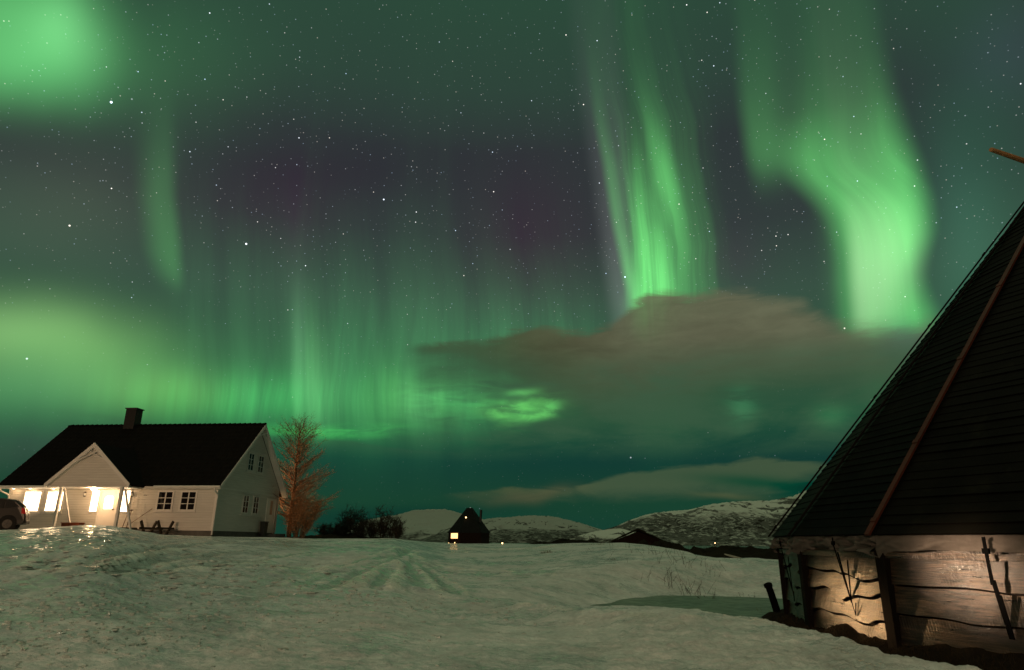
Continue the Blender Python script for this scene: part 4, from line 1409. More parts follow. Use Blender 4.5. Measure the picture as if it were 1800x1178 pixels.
# ------------------------------------------------------------------ car at the far left
def make_car():
    root = empty('parked_car')
    tag(root, 'dark brown hatchback parked before the house, its rear end in view', 'car')
    # local: +X = rear, length along X, wheels on z=0, side facing -Y
    prof = [(-2.15, 0.32), (-2.22, 0.55), (-2.15, 0.86), (-1.25, 1.02), (-0.62, 1.40), (-0.2, 1.50), (0.9, 1.53), (1.45, 1.45), (1.78, 1.18), (1.93, 0.98), (2.02, 0.72), (2.04, 0.48), (1.95, 0.30)]
    mb = MB()
    ys = [-0.86, -0.80, -0.6, 0.6, 0.80, 0.86]

    def sec(y):
        k = abs(y)
        out = []
        for (x, z) in prof:
            t_ = max(0, (z - 0.95) / 0.6)
            inset = 1.0 - 0.0 * t_
            xx, zz = x, z
            if k > 0.83:
                xx, zz = x * 0.975, 0.32 + (z - 0.32) * 0.965
            out.append((xx * inset, y * (1 - 0.17 * t_), zz))
        return out
    secs = [sec(y) for y in ys]
    n = len(prof)
    vs = [p for s_ in secs for p in s_]
    fs = []
    for i in range(len(ys) - 1):
        for k in range(n):
            a, b_ = i * n + k, i * n + (k + 1) % n
            fs.append((a, a + n, b_ + n, b_))
    fs.append(tuple(range(n)))
    fs.append(tuple(range(len(vs) - 1, len(vs) - n - 1, -1)))
    mb.add(vs, fs)
    body = mb.build('body', M['car_paint'], root, smooth=False, bevel=0.03)
    for s_ in (-1, 1):
        # dark discs stand for the wheel arch shadows; then the wheels
        for x in (-1.35, 1.30):
            MB().tube([(x, s_ * 0.845, 0.34), (x, s_ * 0.866, 0.34)], 0.40, 20).build('wheel_arch_shadow', M['rubber'], root)
            w_ = MB().tube([(x, s_ * 0.66, 0.32), (x, s_ * 0.885, 0.32)], 0.32, 24).build('wheel', M['rubber'], root)
            mb = MB().tube([(x, s_ * 0.888, 0.32), (x, s_ * 0.893, 0.32)], 0.205, 16)
            MB.build(mb, 'rim', M['rim_metal'], w_)
            mb = MB()
            for k in range(5):
                a = k * 2 * PI / 5
                mb.bar((x, s_ * 0.897, 0.32), (x + 0.18 * math.cos(a), s_ * 0.897, 0.32 + 0.18 * math.sin(a)), 0.045, 0.01, (0, 1, 0))
            mb.build('spokes', M['black_metal'], w_)
        # side glass
        g_ = [(-0.95, 1.06), (-0.45, 1.36), (0.25, 1.42), (0.25, 1.02)]
        g2 = [(0.32, 1.02), (0.32, 1.42), (0.98, 1.42), (0.98, 1.04)]
        g3 = [(1.05, 1.05), (1.05, 1.40), (1.38, 1.34), (1.60, 1.14)]
        for gg in (g_, g2, g3):
            pp = []
            for (x, z) in gg:
                t_ = max(0, (z - 0.95) / 0.6)
                pp.append((x, s_ * (0.86 * (1 - 0.17 * t_) + 0.004), z))
            MB().prism(pp, (0, s_ * 0.012, 0)).build('side_window', M['car_glass'], root)
        MB().prism([(1.80, s_ * 0.60, 0.80), (1.99, s_ * 0.60, 0.80), (1.90, s_ * 0.60, 1.08), (1.76, s_ * 0.60, 1.08)], (0, s_ * 0.262, 0)).build('tail_light', M['tail_red'], root, bevel=0.01)
        MB().tube([(-0.75, s_ * 0.86, 1.0), (-0.72, s_ * 1.02, 1.04)], [0.05, 0.09], 8).build('mirror', M['car_paint'], root)
    MB().prism([(1.50, -0.55, 1.43), (1.82, -0.6, 1.16), (1.82, 0.6, 1.16), (1.50, 0.55, 1.43)], (0.025, 0, 0.02)).build('rear_window', M['car_glass'], root)
    MB().box(1.6, 2.08, -0.80, 0.80, 0.34, 0.52).build('bumper', M['black_metal'], root, bevel=0.03)
    MB().box(2.035, 2.055, -0.26, 0.26, 0.70, 0.82).build('number_plate', M['rim_metal'], root)
    return root


car = make_car()
w = at(-42, 932, 34.6)
car.location = (w[0], w[1], w[2] - 0.02)
car.scale = (1, 1, 1.05)
car.rotation_euler = (0, 0, rad(30))


# ------------------------------------------------------------------ trees
def limb(mb, p, d, L, r, rng, droop=0.0, seg=4, wig=0.12, n=4, tip=0.35):
    pts, rs_ = [Vector(p)], [r]
    d = Vector(d).normalized()
    for i in range(seg):
        d = (d + Vector((rng.gauss(0, wig), rng.gauss(0, wig), rng.gauss(0, wig) - droop))).normalized()
        pts.append(pts[-1] + d * (L / seg))
        rs_.append(r * (1 - (i + 1) / seg * (1 - tip)))
    mb.tube(pts, rs_, n, cap=False)
    return pts, d


def larch(name, loc, Ht, label, seed):
    rng = random.Random(seed)
    root = empty(name, loc)
    tag(root, label, 'tree')
    tr = MB()
    tp = [(0, 0, -0.2)]
    x = y = 0
    for i in range(1, 13):
        x += rng.gauss(0, 0.025)
        y += rng.gauss(0, 0.025)
        tp.append((x, y, Ht * i / 12))
    tr.tube(tp, [0.17 * (1 - 0.93 * (i / 12)) + 0.008 for i in range(13)], 8)
    tr.build('trunk', M['bark'], root, smooth=True)
    cr = MB()
    for i in range(175):
        u = 0.16 + 0.83 * (i / 175)
        z = Ht * u
        L = (0.34 + 0.70 * (1 - u) ** 0.6) * 3.5 * rng.uniform(0.55, 1.15)
        if rng.random() < 0.12:
            L *= 0.5
        a = rng.uniform(0, 2 * PI)
        k = min(11, int(u * 12))
        f = u * 12 - k
        bx = tp[k][0] * (1 - f) + tp[min(k + 1, 12)][0] * f
        by = tp[k][1] * (1 - f) + tp[min(k + 1, 12)][1] * f
        d = Vector((math.cos(a), math.sin(a), 0.12 + 0.75 * u))
        pts, dd = limb(cr, (bx, by, z), d, L, 0.030 * (1 - u) + 0.012, rng, droop=-0.05, seg=5, wig=0.09)
        for j in range(int(13 * L / 2 + 5)):
            t_ = rng.uniform(0.15, 1)
            q = t_ * 5
            qi = min(4, int(q))
            pp = pts[qi].lerp(pts[qi + 1], q - qi)
            sd = Vector((rng.gauss(0, 1), rng.gauss(0, 1), rng.gauss(0.25, 0.6))).normalized()
            sd = (sd + d.normalized() * 0.8).normalized()
            p2, d2 = limb(cr, pp, sd, rng.uniform(0.25, 0.75) * (1.25 - t_ * .5), 0.006, rng, seg=3, wig=0.2, n=3)
            for q_ in range(3):
                pp2 = p2[rng.randrange(1, 4)]
                s3 = (d2 + Vector((rng.gauss(0, .8), rng.gauss(0, .8), rng.gauss(0.1, .8)))).normalized()
                limb(cr, pp2, s3, rng.uniform(0.10, 0.30), 0.0045, rng, seg=2, wig=0.2, n=3)
    cr.build('crown', M['twig'], root)
    return root


def shrub(name, loc, R_, Ht, label, seed, mat='shrub_twig', stems=16, group=None, dens=1.0, cat='shrub', tw=0.008):
    rng = random.Random(seed)
    root = empty(name, loc)
    tag(root, label, cat, group)
    st, cr = MB(), MB()
    for i in range(stems):
        a = rng.uniform(0, 2 * PI)
        sp = rng.uniform(0.1, 1.0)
        d = Vector((math.cos(a) * sp * R_ / Ht * 1.2, math.sin(a) * sp * R_ / Ht * 1.2, 1))
        L = Ht * rng.uniform(0.7, 1.05)
        b0 = Vector((math.cos(a) * 0.25 * R_ * sp, math.sin(a) * 0.25 * R_ * sp, -0.1))
        pts, dd = limb(st, b0, d, L, 0.028, rng, seg=5, wig=0.10, n=5)
        for j in range(int(15 * dens)):
            q = rng.uniform(0.8, 5)
            qi = min(4, int(q))
            pp = pts[qi].lerp(pts[qi + 1], q - qi)
            sd = (Vector((rng.gauss(0, 0.8), rng.gauss(0, 0.8), rng.gauss(0.7, 0.4)))).normalized()
            p2, d2 = limb(cr, pp, sd, rng.uniform(0.3, 0.9) * Ht / 2.6, tw * 1.3, rng, seg=3, wig=0.2, n=3)
            for k in range(int(6 * dens)):
                pp2 = p2[rng.randrange(1, 4)]
                s3 = (d2 + Vector((rng.gauss(0, .7), rng.gauss(0, .7), rng.gauss(0.2, .6)))).normalized()
                limb(cr, pp2, s3, rng.uniform(0.15, 0.45), tw, rng, seg=2, wig=0.25, n=3)
    st.build('trunk', M['bark'] if mat == 'twig' else M[mat], root)
    cr.build('crown', M[mat], root)
    return root


tpos = at(508, 942, 50.0)
ht = at(517, 752, 50.0)[2] - tpos[2]
larch('bare_larch', (tpos[0], tpos[1], tpos[2] - 0.1), ht, 'tall bare larch glowing orange behind the house gable', 5)
sp_ = at(532, 941, 49.0)
shrub('bare_shrub', (at(524, 941, 48.5)[0], 48.5, sp_[2] - 0.1), 1.8, 3.0, 'dense rounded bare bush at the foot of the tall larch', 8, 'twig', 26, dens=1.2, tw=0.008)
k = 0
for px, hh, rr_, Y_, lab in ((572, 1.3, 0.9, 60, 'lowest dark shrub, next to the bush below the larch'),
                             (592, 1.3, 0.8, 61, 'small dark shrub near the left end of the shrub row'),
                             (606, 2.2, 0.9, 60, 'shrub with pale gaps, third from the left in the row'),
                             (622, 2.6, 0.9, 61, 'tallest dark shrub on the left hump of the shrub row'),
                             (638, 1.6, 0.9, 60, 'thick dark shrub in the middle of the shrub row'),
                             (655, 1.7, 0.8, 61, 'narrow shrub just right of the middle of the row'),
                             (670, 2.4, 0.9, 60, 'bushy dark shrub on the right hump of the shrub row'),
                             (685, 1.9, 1.0, 61, 'last but one shrub before the snowy mountain slope'),
                             (697, 1.2, 0.9, 60, 'low shrub closing the row before the snowy mountain')):
    p = at(px, 946, Y_)
    shrub('bare_shrub', (p[0], p[1], p[2] - 0.05), rr_, hh, lab, 30 + k, stems=12, dens=1.0, group='shrubs in a row beyond the snow field', tw=0.012)
    k += 1

# ------------------------------------------------------------------ far hut
fp = at(824, 956, 100.0)
fh = empty('distant_hut', (fp[0], fp[1], fp[2] - 0.3))
tag(fh, 'small black pointed hut with one glowing window and a stovepipe', 'hut')
S = 100 * 0.954 / F      # metres per pixel there
zb = 0.3
hw, hh = 36 * S, 20 * S
N6 = 6


def hexp(r, z, n=6, rot=0.0):
    return [(r * math.cos(rot + k * 2 * PI / n), r * math.sin(rot + k * 2 * PI / n), z) for k in range(n)]


rt = rad(8)
for k in range(6):
    a, b_ = hexp(36 * S, 0, 6, rt)[k], hexp(36 * S, 0, 6, rt)[(k + 1) % 6]
    a2, b2 = (a[0] * .96, a[1] * .96), (b_[0] * .96, b_[1] * .96)
    MB().prism([(a[0], a[1], 0), (b_[0], b_[1], 0), (b_[0], b_[1], 1.85), (a[0], a[1], 1.85)], (-(a[0] + b_[0]) * .02, -(a[1] + b_[1]) * .02, 0)).build('wall', M['dark_boards'], fh)
e_, tpz = hexp(38.5 * S, 1.80, 6, rt), hexp(5.5 * S, 5.35, 6, rt)
mb = MB()
mb.add(e_ + tpz, [(k, (k + 1) % 6, (k + 1) % 6 + 6, k + 6) for k in range(6)] + [tuple(range(6, 12)), tuple(reversed(range(6)))])
rf = mb.build('roof', M['black_roof'], fh)
MB().tube([(20 * S, -1.0, 3.3), (21 * S, -1.0, 5.05)], 0.19, 10).build('stovepipe', M['black_metal'], fh)
# lit window on the left front face
A6 = hexp(36 * S, 0, 6, rt)
fa, fb = Vector(A6[3]), Vector(A6[4])
nn_ = Vector(((fa + fb).x, (fa + fb).y, 0)).normalized()
w_a, w_b = fa.lerp(fb, 0.24) + nn_ * .03, fa.lerp(fb, 0.84) + nn_ * .03
win = MB().bar(w_a + Vector((0, 0, 1.80)), w_b + Vector((0, 0, 1.80)), .04, .06).bar(w_a + Vector((0, 0, .86)), w_b + Vector((0, 0, .86)), .04, .06)\
    .bar(w_a + Vector((0, 0, .8)), w_a + Vector((0, 0, 1.83)), .05, .05).bar(w_b + Vector((0, 0, .8)), w_b + Vector((0, 0, 1.83)), .05, .05).build('window', M['dark_boards'], fh)
MB().prism([w_a + Vector((0, 0, 1.02)), w_b + Vector((0, 0, 1.02)), w_b + Vector((0, 0, 1.74)), w_a + Vector((0, 0, 1.74))], nn_ * .015).build('pane', M['lit_hut'], win)
for t_, z in ((0.25, 0.35), (0.78, 0.42), (0.2, 0.12)):
    q = fa.lerp(fb, t_) + nn_ * 0.4
    o = MB().tube([(q.x, q.y, z - .04), (q.x, q.y, z + .08)], [0.05, 0.04], 8).build('candle_light', M['lit_small'], fh)
MB().tube([(-5 * S, -36 * S * .52, 3.9), (-5 * S, -36 * S * .54, 3.98)], 0.10, 8).build('roof_light', M['lit_small'], fh)

# lantern on the snow and far shore light
p = at(883, 955.5, 88)
o = empty('snow_lantern', (p[0], p[1], p[2] - 0.18))
tag(o, 'tiny yellow lantern glowing on the snow right of the distant hut', 'lantern')
MB().tube([(0, 0, 0), (0, 0, 0.06)], 0.10, 8).build('lantern_base', M['black_metal'], o)
MB().tube([(0, 0, 0.061), (0, 0, 0.30)], 0.085, 8).build('lantern_glass', M['lit_small'], o)
MB().tube([(0, 0, 0.301), (0, 0, 0.36)], [0.11, 0.03], 8).build('lantern_cap', M['black_metal'], o)
p = at(1257, 954.5, 2240)
o = empty('shore_lamp', (p[0], p[1], -6))
tag(o, 'bright lamp on the far shore below the rocky mountain', 'lamp')
MB().tube([(0, 0, 0), (0, 0, p[2] + 4.5)], 0.3, 6).build('lamp_post', M['black_metal'], o)
mb = MB()
mb.tube([(0, 0, p[2] + 4.6), (0, 0, p[2] + 6.6)], [1.5, 1.5], 8).build('lamp_head', M['lit_far'], o)

# ------------------------------------------------------------------ boathouse with turf roof
bp = at(1138, 948, 75.0)
bh = empty('turf_boathouse', (bp[0] - 1.0, 75.0, -2.75), rad(-8))
tag(bh, 'low dark boathouse with turf roof behind the snow crest', 'boathouse')
rz_, ez_ = 5.65, 4.25
hwid = 3.2
MB().prism([(-hwid, 0, 0), (hwid, 0, 0), (hwid, 0, ez_), (0, 0, rz_ - .15), (-hwid, 0, ez_)], (0, 0.12, 0)).build('gable_wall', M['dark_boards'], bh)
MB().prism([(-hwid, 7, 0), (hwid, 7, 0), (hwid, 7, ez_), (0, 7, rz_ - .15), (-hwid, 7, ez_)], (0, 0.12, 0)).build('gable_wall', M['dark_boards'], bh)
for s_ in (-1, 1):
    MB().box(s_ * hwid - .06, s_ * hwid + .06, 0.121, 6.999, 0, ez_).build('side_wall', M['dark_boards'], bh)
    mb = MB()
    rng = random.Random(4)

    def rfn(u, v):
        x = s_ * (hwid + 0.5) * (1 - v)
        z = (ez_ - .25) + (rz_ - ez_ + .25) * v + 0.16 + 0.10 * float(vnoise(np.array([u * 14.0 + s_ * 5]), np.array([v * 7.0]))[0])
        return (x, -0.5 + u * 8.0, z)
    mb.grid(rfn, 30, 12)
    mb.prism([(s_ * (hwid + .5), -0.5, ez_ - .25), (0, -0.5, rz_), (0, -0.5, rz_ + .13), (s_ * (hwid + .5), -0.5, ez_ - .12)], (0, 8, 0))
    mb.build('turf_roof', M['turf'], bh)
for x in (-0.7, 0.7):
    wn = MB().box(x - .5, x + .5, -0.04, -0.002, 3.35, 3.42).box(x - .5, x + .5, -0.04, -0.002, 4.15, 4.22).box(x - .5, x - .43, -0.04, -0.002, 3.42, 4.15).box(x + .43, x + .5, -0.04, -0.002, 3.42, 4.15).build('window', M['dark_wood'], bh)
    MB().box(x - .43, x + .43, -0.02, -0.005, 3.42, 4.15).build('pane', M['dark_glass'], wn)
p = at(1291, 982, 58)
o = MB().tube([(p[0] - .8, p[1], p[2] + .35), (p[0] + .1, p[1], p[2] + .1), (p[0] + 1.1, p[1] - .2, p[2] - .15)], [.05, .10, .08], 7).build('driftwood_log', M['driftwood'])
tag(o, 'pale bleached log lying on the dark headland by the water', 'log')


# ------------------------------------------------------------------ dry stalks and tufts
def stalks(px, py, n, hgt_, spread, label, seed, group=None, name='dry_stalks', mat='stalk', thick=0.008, leanv=0.35, cat='stalks'):
    rng = random.Random(seed)
    g_ = ground_pt(px, py)
    z = gz(*g_)
    mb = MB()
    for i in range(n):
        x, y = g_[0] + rng.gauss(0, spread), g_[1] + rng.gauss(0, spread * .7)
        zz = gz(x, y) - 0.03
        d = Vector((rng.gauss(0, leanv), rng.gauss(0, leanv), 1))
        if rng.random() < 0.22:
            d.z = 0.15
        L = hgt_ * rng.uniform(0.4, 1.15)
        pts, dd = limb(mb, (x - g_[0], y - g_[1], zz - z), d, L, thick, rng, seg=4, wig=0.10, n=3)
        for k in range(rng.randrange(0, 4)):
            pp = pts[rng.randrange(2, 5)]
            limb(mb, pp, (dd + Vector((rng.gauss(0, .6), rng.gauss(0, .6), rng.gauss(.2, .4)))), L * 0.25, thick * .7, rng, seg=2, n=3)
    o = mb.build(name, M[mat])
    o.location = (g_[0], g_[1], z)
    tag(o, label, cat, group)
    return o


GS = 'dry stalks poking out of the snow'
for i, (px, py, n, h_, s_, lab) in enumerate((
        (1028, 969, 8, 0.45, 0.25, 'small clump of dry twigs on the snow left of the tall lone stalk'),
        (1067, 984, 1, 1.10, 0.02, 'single tall thin stalk standing alone on the snow'),
        (1090, 966, 8, 0.8, 0.6, 'thin upright stalks on the snow crest before the boathouse roof'),
        (1127, 996, 2, 0.95, 0.06, 'pair of tall stalks just left of the thick stalk patch'),
        (1135, 972, 10, 0.75, 0.6, 'loose stalks on the crest below the boathouse gable'),
        (1160, 974, 14, 0.85, 0.5, 'upright stalks on the slope under the boathouse eave'),
        (1150, 987, 8, 0.5, 0.5, 'bent low stalks left of the thickest stalk patch'),
        (1185, 994, 26, 0.95, 0.42, 'thickest tangle of dark stalks in the snow patch'),
        (1205, 986, 18, 0.95, 0.5, 'tangled stalks on the slope above the thickest patch'),
        (1222, 996, 14, 0.85, 0.35, 'stalks at the lower edge of the snow slope'),
        (1241, 1005, 10, 1.0, 0.10, 'tight tall tuft of stalks nearest the camera'),
        (1252, 990, 10, 0.5, 0.4, 'short stalks above the dark headland'),
        (1312, 1000, 4, 0.4, 0.15, 'tiny twigs near the left wall of the big hut'),
        (1348, 1002, 5, 0.5, 0.30, 'flat lying twigs close to the hut corner'),
        (1275, 985, 6, 0.4, 0.4, 'sparse short stalks at the end of the snow slope'))):
    stalks(px, py, n, h_ * 0.55, s_, lab, 100 + i, GS, thick=0.007)

GT = 'dry grass tufts in the snow'
for i, (px, py, n, h_, s_, lab) in enumerate((
        (961, 972, 60, 0.22, 0.20, 'dark grass tuft alone on the snow in the middle distance'),
        (1050, 958, 60, 0.25, 0.45, 'flat brown tuft on the crest above the twigs'),
        (1080, 983, 30, 0.12, 0.14, 'tiny pale grass tuft right of the lone stalk'),
        (1122, 1025, 36, 0.10, 0.16, 'short flat tuft on the open snow, first of three in line'),
        (1217, 1026, 26, 0.10, 0.14, 'faint grass tuft on the open snow, second of three in line'),
        (1238, 1024, 40, 0.14, 0.18, 'brown grass tuft on the open snow, third of three in line'),
        (1081, 1044, 16, 0.07, 0.07, 'speck of dry grass near the icy hollow edge'),
        (1340, 1026, 130, 0.20, 0.16, 'yellow grass tuft beside the leaning post at the hut'))):
    stalks(px, py, n, h_, s_, lab, 200 + i, GT, 'grass_tuft', 'dry_grass', 0.006, 0.9, 'grass tuft')

# ------------------------------------------------------------------ near hut
hut = empty('timber_hut', (HUTC[0], HUTC[1], HUT_ZG))
tag(hut, 'large round timber hut with steep black shingle roof and canvas skirt', 'hut')


def hp(k, r, z, base=HUT_ZG):
    a = HUT_ROT + k * 2 * PI / HN
    return Vector((r * math.cos(a), r * math.sin(a), z - base))


apex_z = HUT_ZA - 0.25
NC = 62
shr = random.Random(12)
JC = [min(0.955, max(0, (q + (shr.uniform(-.16, .16) if 0 < q < NC else 0)) / NC * 0.955)) for q in range(NC + 1)]
for k in range(HN):
    E0, E1 = hp(k, HUT_RE, HUT_ZE), hp(k + 1, HUT_RE, HUT_ZE)
    AP = Vector((0, 0, apex_z + 0.25 - HUT_ZG))
    nrm = (E1 - E0).cross(AP - E0).normalized()
    if nrm.dot(Vector(((E0 + E1).x, (E0 + E1).y, 0))) < 0:
        nrm = -nrm
    vis = (k <= 8 or k >= 18)
    mb = MB()
    nc = NC if vis else 10
    for c_ in range(nc):
        t0, t1 = JC[c_] if vis else c_ / nc * 0.955, JC[c_ + 1] if vis else (c_ + 1.0) / nc * 0.955
        t1o = min(0.96, t1 + 0.002)
        a, b_ = E0.lerp(AP, t0), E1.lerp(AP, t0)
        c2, d2 = E1.lerp(AP, t1o), E0.lerp(AP, t1o)
        lo, hi = 0.014, 0.002
        ns = 6 if (vis and False) else 1
        for j in range(ns):
            q0, q1 = j / ns, (j + 1) / ns - (0.004 if ns > 1 else 0)
            jt = shr.uniform(-0.006, 0.006) if vis else 0
            vs = [a.lerp(b_, q0) + nrm * (lo + jt), a.lerp(b_, q1) + nrm * (lo + jt + shr.uniform(-.003, .003) * vis), d2.lerp(c2, q1) + nrm * hi, d2.lerp(c2, q0) + nrm * hi,
                  a.lerp(b_, q0), a.lerp(b_, q1)]
            mb.add(vs, [(0, 1, 2, 3), (4, 5, 1, 0), (1, 5, 2), (0, 3, 4)])
    # under sheet
    mb.add([E0 - nrm * .01, E1 - nrm * .01, AP - nrm * .01], [(0, 1, 2)])
    mb.build('shingle_roof', M['hut_shingle'], hut)
    # hip batten
    out = Vector((E0.x, E0.y, 0)).normalized()
    mb = MB()
    n_hip = (hp(k, 1, HUT_ZG) * 1.0 + Vector((0, 0, 0.62))).normalized()
    mb.bar(E0.lerp(AP, -0.004) + n_hip * 0.055, E0.lerp(AP, 0.93) + n_hip * 0.055, 0.08 if k == 2 else 0.045, 0.03, n_hip)
    for t_ in (0.02, 0.16, 0.33, 0.5, 0.67, 0.84):
        q = E0.lerp(AP, t_) + n_hip * 0.07
        mb.bar(q - (AP - E0).normalized() * .03, q + (AP - E0).normalized() * .03, 0.092 if k == 2 else 0.06, 0.02, n_hip)
    mb.build('hip_batten', M['batten_red' if k == 2 else 'hut_post'], hut)
# cap ring and the projecting pole
MB().tube([(0, 0, apex_z - 0.55 - HUT_ZG), (0, 0, apex_z + 0.05 - HUT_ZG)], [0.62, 0.45], 20).build('smoke_cap', M['black_metal'], hut)
q0 = Vector(at(1742, 263, 9.3))
q1 = Vector(at(1800, 283, 9.7))
q2 = q0 + (q1 - q0) * 2.9
off = Vector((HUTC[0], HUTC[1], HUT_ZG))
MB().tube([q0 - off, q2 - off], [0.035, 0.06], 8).build('projecting_pole', M['pole_wood'], hut)

# inner wall, posts, boards, rails
mb = MB()
for k in range(HN):
    a, b_ = hp(k, HUT_RW - 0.12, 0.0), hp(k + 1, HUT_RW - 0.12, 0.0)
    a2, b2 = hp(k, HUT_RW - 0.12, HUT_ZE), hp(k + 1, HUT_RW - 0.12, HUT_ZE)
    mb.add([a, b_, b2, a2], [(0, 1, 2, 3)])
mb.build('inner_wall', M['hut_post'], hut)
brng = random.Random(77)
ZT = HUT_ZE - 0.20 - HUT_ZG      # underside of rail


def face_frame(k, r):
    a, b_ = hp(k, r, HUT_ZG), hp(k + 1, r, HUT_ZG)
    u = (b_ - a)
    L = u.length
    u.normalize()
    n_ = Vector((u.y, -u.x, 0))
    if n_.dot(a) < 0:
        n_ = -n_
    return a, u, n_, L


WAVES = {1: [0, 0.048, 0.050, 0.034], 0: [0, 0.05, 0.05, 0.03], 2: [0.008, 0.010, 0.012, 0.01]}
for k in list(range(-2, 8)):
    a, u, n_, L = face_frame(k, HUT_RW)
    ang = math.atan2(u.y, u.x)
    nb = 4 if k in (0, 1) else 3
    zs = [-0.12] + [ZT * (i + 1) / nb + (brng.uniform(-.02, .02) if i < nb - 1 else 0) for i in range(nb)]
    edges = []
    amp = WAVES.get(k, [0.02] * 4)
    for i in range(nb + 1):
        ph, ph2 = brng.uniform(0, 6), brng.uniform(0, 6)
        A_ = amp[min(3, max(0, nb - i))] if 0 < i < nb else 0.0
        kx = brng.uniform(2.5, 4.5)
        edges.append(lambda x, A_=A_, ph=ph, ph2=ph2, kx=kx: A_ * (math.sin(kx * x + ph) + 0.55 * math.sin(2.3 * kx * x + ph2) - 0.6 * math.exp(-((x - 0.9 - 0.1 * ph) / 0.09) ** 2)))
    for i in range(nb):
        mb = MB()
        nu, nv = 46, 7
        ph = brng.uniform(0, 9)
        tilt = 0.045

        def bf(s_, v, i=i):
            x = 0.03 + s_ * (L - 0.06)
            zl = zs[i] + edges[i](x)
            zt_ = zs[i + 1] - ((0.036 if k in (0, 1) else 0.026) if i < nb - 1 else -0.03) + (edges[i + 1](x) if i < nb - 1 else 0)
            z = zl + (zt_ - zl) * v
            y = -(0.050 - tilt * v) - 0.016 * float(vnoise(np.array([x * 2.2 + ph]), np.array([z * 5 + ph]))[0])
            return x, y, z
        mb.grid(lambda s_, v: bf(s_, v), nu, nv)
        # lower edge thickness
        b0 = len(mb.v)
        for j in range(nu + 1):
            x, y, z = bf(j / nu, 0)
            mb.v.append((x, y + 0.03, z))
        for j in range(nu):
            mb.f.append((j, b0 + j, b0 + j + 1, j + 1))
        o = mb.build('wall_board', M['weathered_board'], hut, smooth=False)
        o.location = a
        # local -Y must be outward: rotate so x=u
        o.rotation_euler = (0, 0, ang)
        if (Vector((math.sin(ang), -math.cos(ang), 0))).dot(n_) < 0:
            o.location = a + u * L
            o.rotation_euler = (0, 0, ang + PI)
    # rail under the canvas
    mb = MB().box(0.06, L - 0.06, -0.085, -0.04, ZT - 0.085, ZT - 0.012)
    o = mb.build('top_rail', M['weathered_board'], hut, bevel=0.004)
    o.location = a
    o.rotation_euler = (0, 0, ang)
    if (Vector((math.sin(ang), -math.cos(ang), 0))).dot(n_) < 0:
        o.location = a + u * L
        o.rotation_euler = (0, 0, ang + PI)
    # corner post
    c_ = hp(k, HUT_RW + 0.05, HUT_ZG)
    ca_ = HUT_ROT + k * 2 * PI / HN
    mb = MB().box(-0.05, 0.05, -0.075, 0.075, -0.25, ZT + 0.01)
    o = mb.build('corner_post', M['hut_post'], hut, bevel=0.006)
    o.location = c_
    o.rotation_euler = (0, 0, ca_)
    # canvas skirt with folds
    e0, e1 = hp(k, HUT_RE - 0.06, HUT_ZE), hp(k + 1, HUT_RE - 0.06, HUT_ZE)
    w0_, w1_ = hp(k, HUT_RW + 0.10, HUT_ZE), hp(k + 1, HUT_RW + 0.10, HUT_ZE)
    mb = MB()
    fold = 0.11 if k in (0, 1) else 0.03
    ph = brng.uniform(0, 20)

    def cf(s_, v):
        p_ = e0.lerp(e1, s_).lerp(w0_.lerp(w1_, s_), min(1, v * 1.6))
        hang = 0.19 + 0.035 * float(vnoise(np.array([s_ * 5 + ph]), np.array([1.0]))[0]) + 0.09 * (math.exp(-(s_ / 0.06) ** 2) + math.exp(-((1 - s_) / 0.05) ** 2))
        z = HUT_ZE - HUT_ZG - 0.005 - hang * v
        x = s_ * 9 + ph
        f_ = fold * (float(vnoise(np.array([x + v * 2.5]), np.array([v * 1.8 + ph]))[0]) * 2 + float(vnoise(np.array([x * 2.6 - v * 4]), np.array([v * 3.1]))[0]))
        return p_ + n_ * (f_ * (0.3 + v) + 0.03 * math.sin(PI * v)) + Vector((0, 0, z - p_.z))
    mb.grid(cf, 70, 14)
    mb.build('canvas_skirt', M['canvas'], hut, smooth=True)
    # strap: a toggle, a narrow V of cord to a peg
    mid = 0.42 if k == 0 else (0.56 if k == 1 else 0.70 if k == 2 else 0.5)
    low = 0.45 if k in (0, 1) else (0.62 if k == 2 else 0.5)
    P_ = a + u * (L * mid) + n_ * 0.17
    mb = MB()
    zt = HUT_ZE - HUT_ZG - 0.03
    if k == 2:
        mb.bar(P_ + Vector((0, 0, zt)), P_ + Vector((0, 0, zt - 0.50)) + n_ * 0.0, 0.035, 0.012, n_)
        mb.bar(P_ + Vector((0, 0, zt - 0.12)), P_ + Vector((0, 0, zt - 0.18)), 0.07, 0.03, n_)
        mb.bar(P_ + Vector((0, 0, zt - 0.45)) + u * 0.015, P_ + Vector((0, 0, 0.26)) + u * 0.03 - n_ * .09, 0.045, 0.012, n_)
        mb.bar(P_ + Vector((0, 0, zt - 0.60)) + u * 0.055, P_ + Vector((0, 0, 0.26)) + u * 0.05 - n_ * .09, 0.028, 0.012, n_)
    else:
        mb.bar(P_ + Vector((0, 0, zt)), P_ + Vector((0, 0, zt - 0.12)), 0.022, 0.01, n_)
        mb.bar(P_ + Vector((0, 0, zt - 0.05)), P_ + Vector((0, 0, zt - 0.10)), 0.05, 0.03, n_)
        mb.tube([P_ + Vector((0, 0, zt - 0.10)), P_ + Vector((0, 0, low)) + u * 0.09 - n_ * .10, P_ + Vector((0, 0, zt - 0.30)) + u * 0.16 - n_ * .08], 0.009, 5)
        mb.tube([P_ + Vector((0, 0, zt - 0.20)) + u * 0.08, P_ + Vector((0, 0, low)) + u * 0.09 - n_ * .10], 0.010, 5)
        mb.tube([P_ + Vector((0, 0, low + .02)) + u * 0.09 - n_ * .10, P_ + Vector((0, 0, low - 0.16)) + u * 0.13 - n_ * .11, P_ + Vector((0, 0, low)) + u * 0.19 - n_ * .10], 0.008, 5)
    mb.build('tie_strap', M['strap_black'], hut)

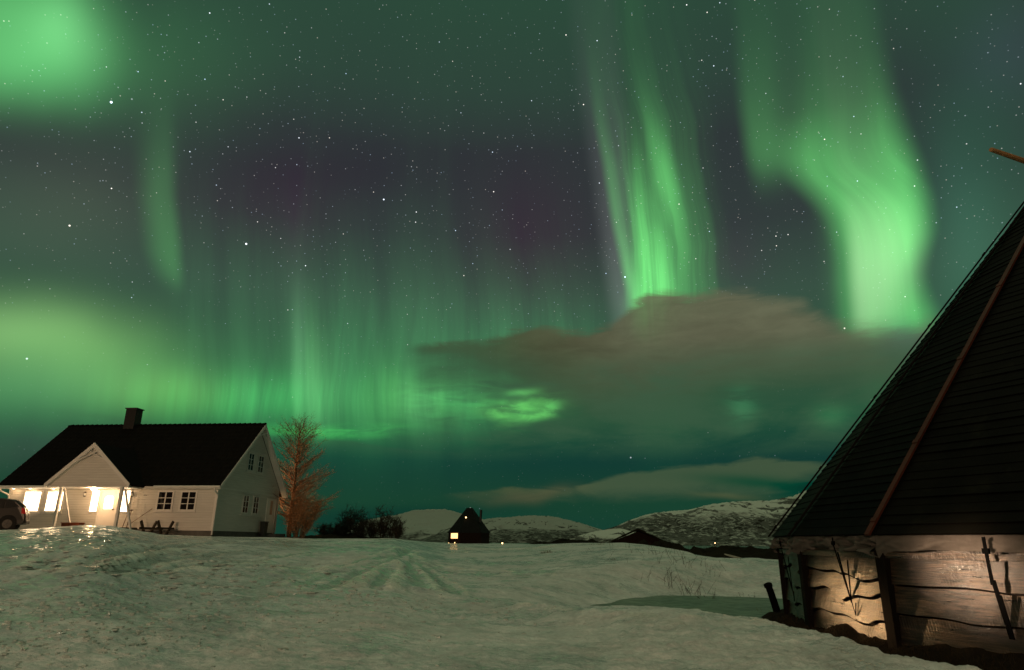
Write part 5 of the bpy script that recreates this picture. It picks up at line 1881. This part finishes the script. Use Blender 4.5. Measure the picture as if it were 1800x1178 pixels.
# soil ring round the hut
def ringfn(s_, v):
    a = rad(90) + s_ * 2 * PI * 0.62
    r = 6.0 + v * 1.05
    x, y = HUTC[0] + r * math.cos(a), HUTC[1] + r * math.sin(a)
    n_ = float(fbm(np.array([x * 1.9]), np.array([y * 1.9]), 5, 0.62)[0])
    n2_ = float(fbm(np.array([x * .8 + 9]), np.array([y * .8]), 3, 0.5)[0])
    z = 0.50 - 0.42 * max(0, (v - 0.15)) ** 0.9 + n_ * 0.10 + n2_ * 0.08
    return (x, y, z)


mb = MB().grid(ringfn, 420, 26)
o = mb.build('soil_ground', M['soil'], smooth=True)
tag(o, kind='structure')
# withered grass on the soil, leaning post
mb = MB()
rng = random.Random(9)
for i in range(5200):
    a = rng.uniform(rad(165), rad(285))
    r = rng.uniform(6.32, 6.95)
    x, y = HUTC[0] + r * math.cos(a), HUTC[1] + r * math.sin(a)
    v = (r - 6.0) / 1.05
    n_ = float(fbm(np.array([x * 1.9]), np.array([y * 1.9]), 5, 0.62)[0])
    n2_ = float(fbm(np.array([x * .8 + 9]), np.array([y * .8]), 3, 0.5)[0])
    z = 0.50 - 0.42 * max(0, (v - 0.15)) ** 0.9 + n_ * 0.10 + n2_ * 0.08
    h_ = rng.uniform(0.03, 0.11)
    dx, dy = rng.gauss(0, .05), rng.gauss(0, .05)
    w_ = 0.004
    mb.add([(x - w_, y, z - .01), (x + w_, y, z - .01), (x + dx, y + dy, z + h_)], [(0, 1, 2)])
simple('withered', (0.035, 0.026, 0.014), 0.95, 0.5, 3, 0.05)
o = mb.build('withered_grass', M['withered'])
tag(o, kind='stuff')
pb = atz(1371, 1084, 0.18)
ptp = at(1349, 1026, pb[1] - 0.05)
o = empty('leaning_post', tuple(pb))
tag(o, 'short black post leaning left at the foot of the hut wall', 'post')
d_ = Vector(ptp) - Vector(pb)
MB().tube([(0, 0, -0.1), d_ * 0.72, d_ * 0.97], [0.075, 0.07, 0.068], 12).build('post_shaft', M['strap_black'], o)
MB().tube([d_ * 0.90, d_ * 0.99, d_ * 1.02], [0.085, 0.085, 0.05], 12).build('post_cap', M['strap_black'], o)
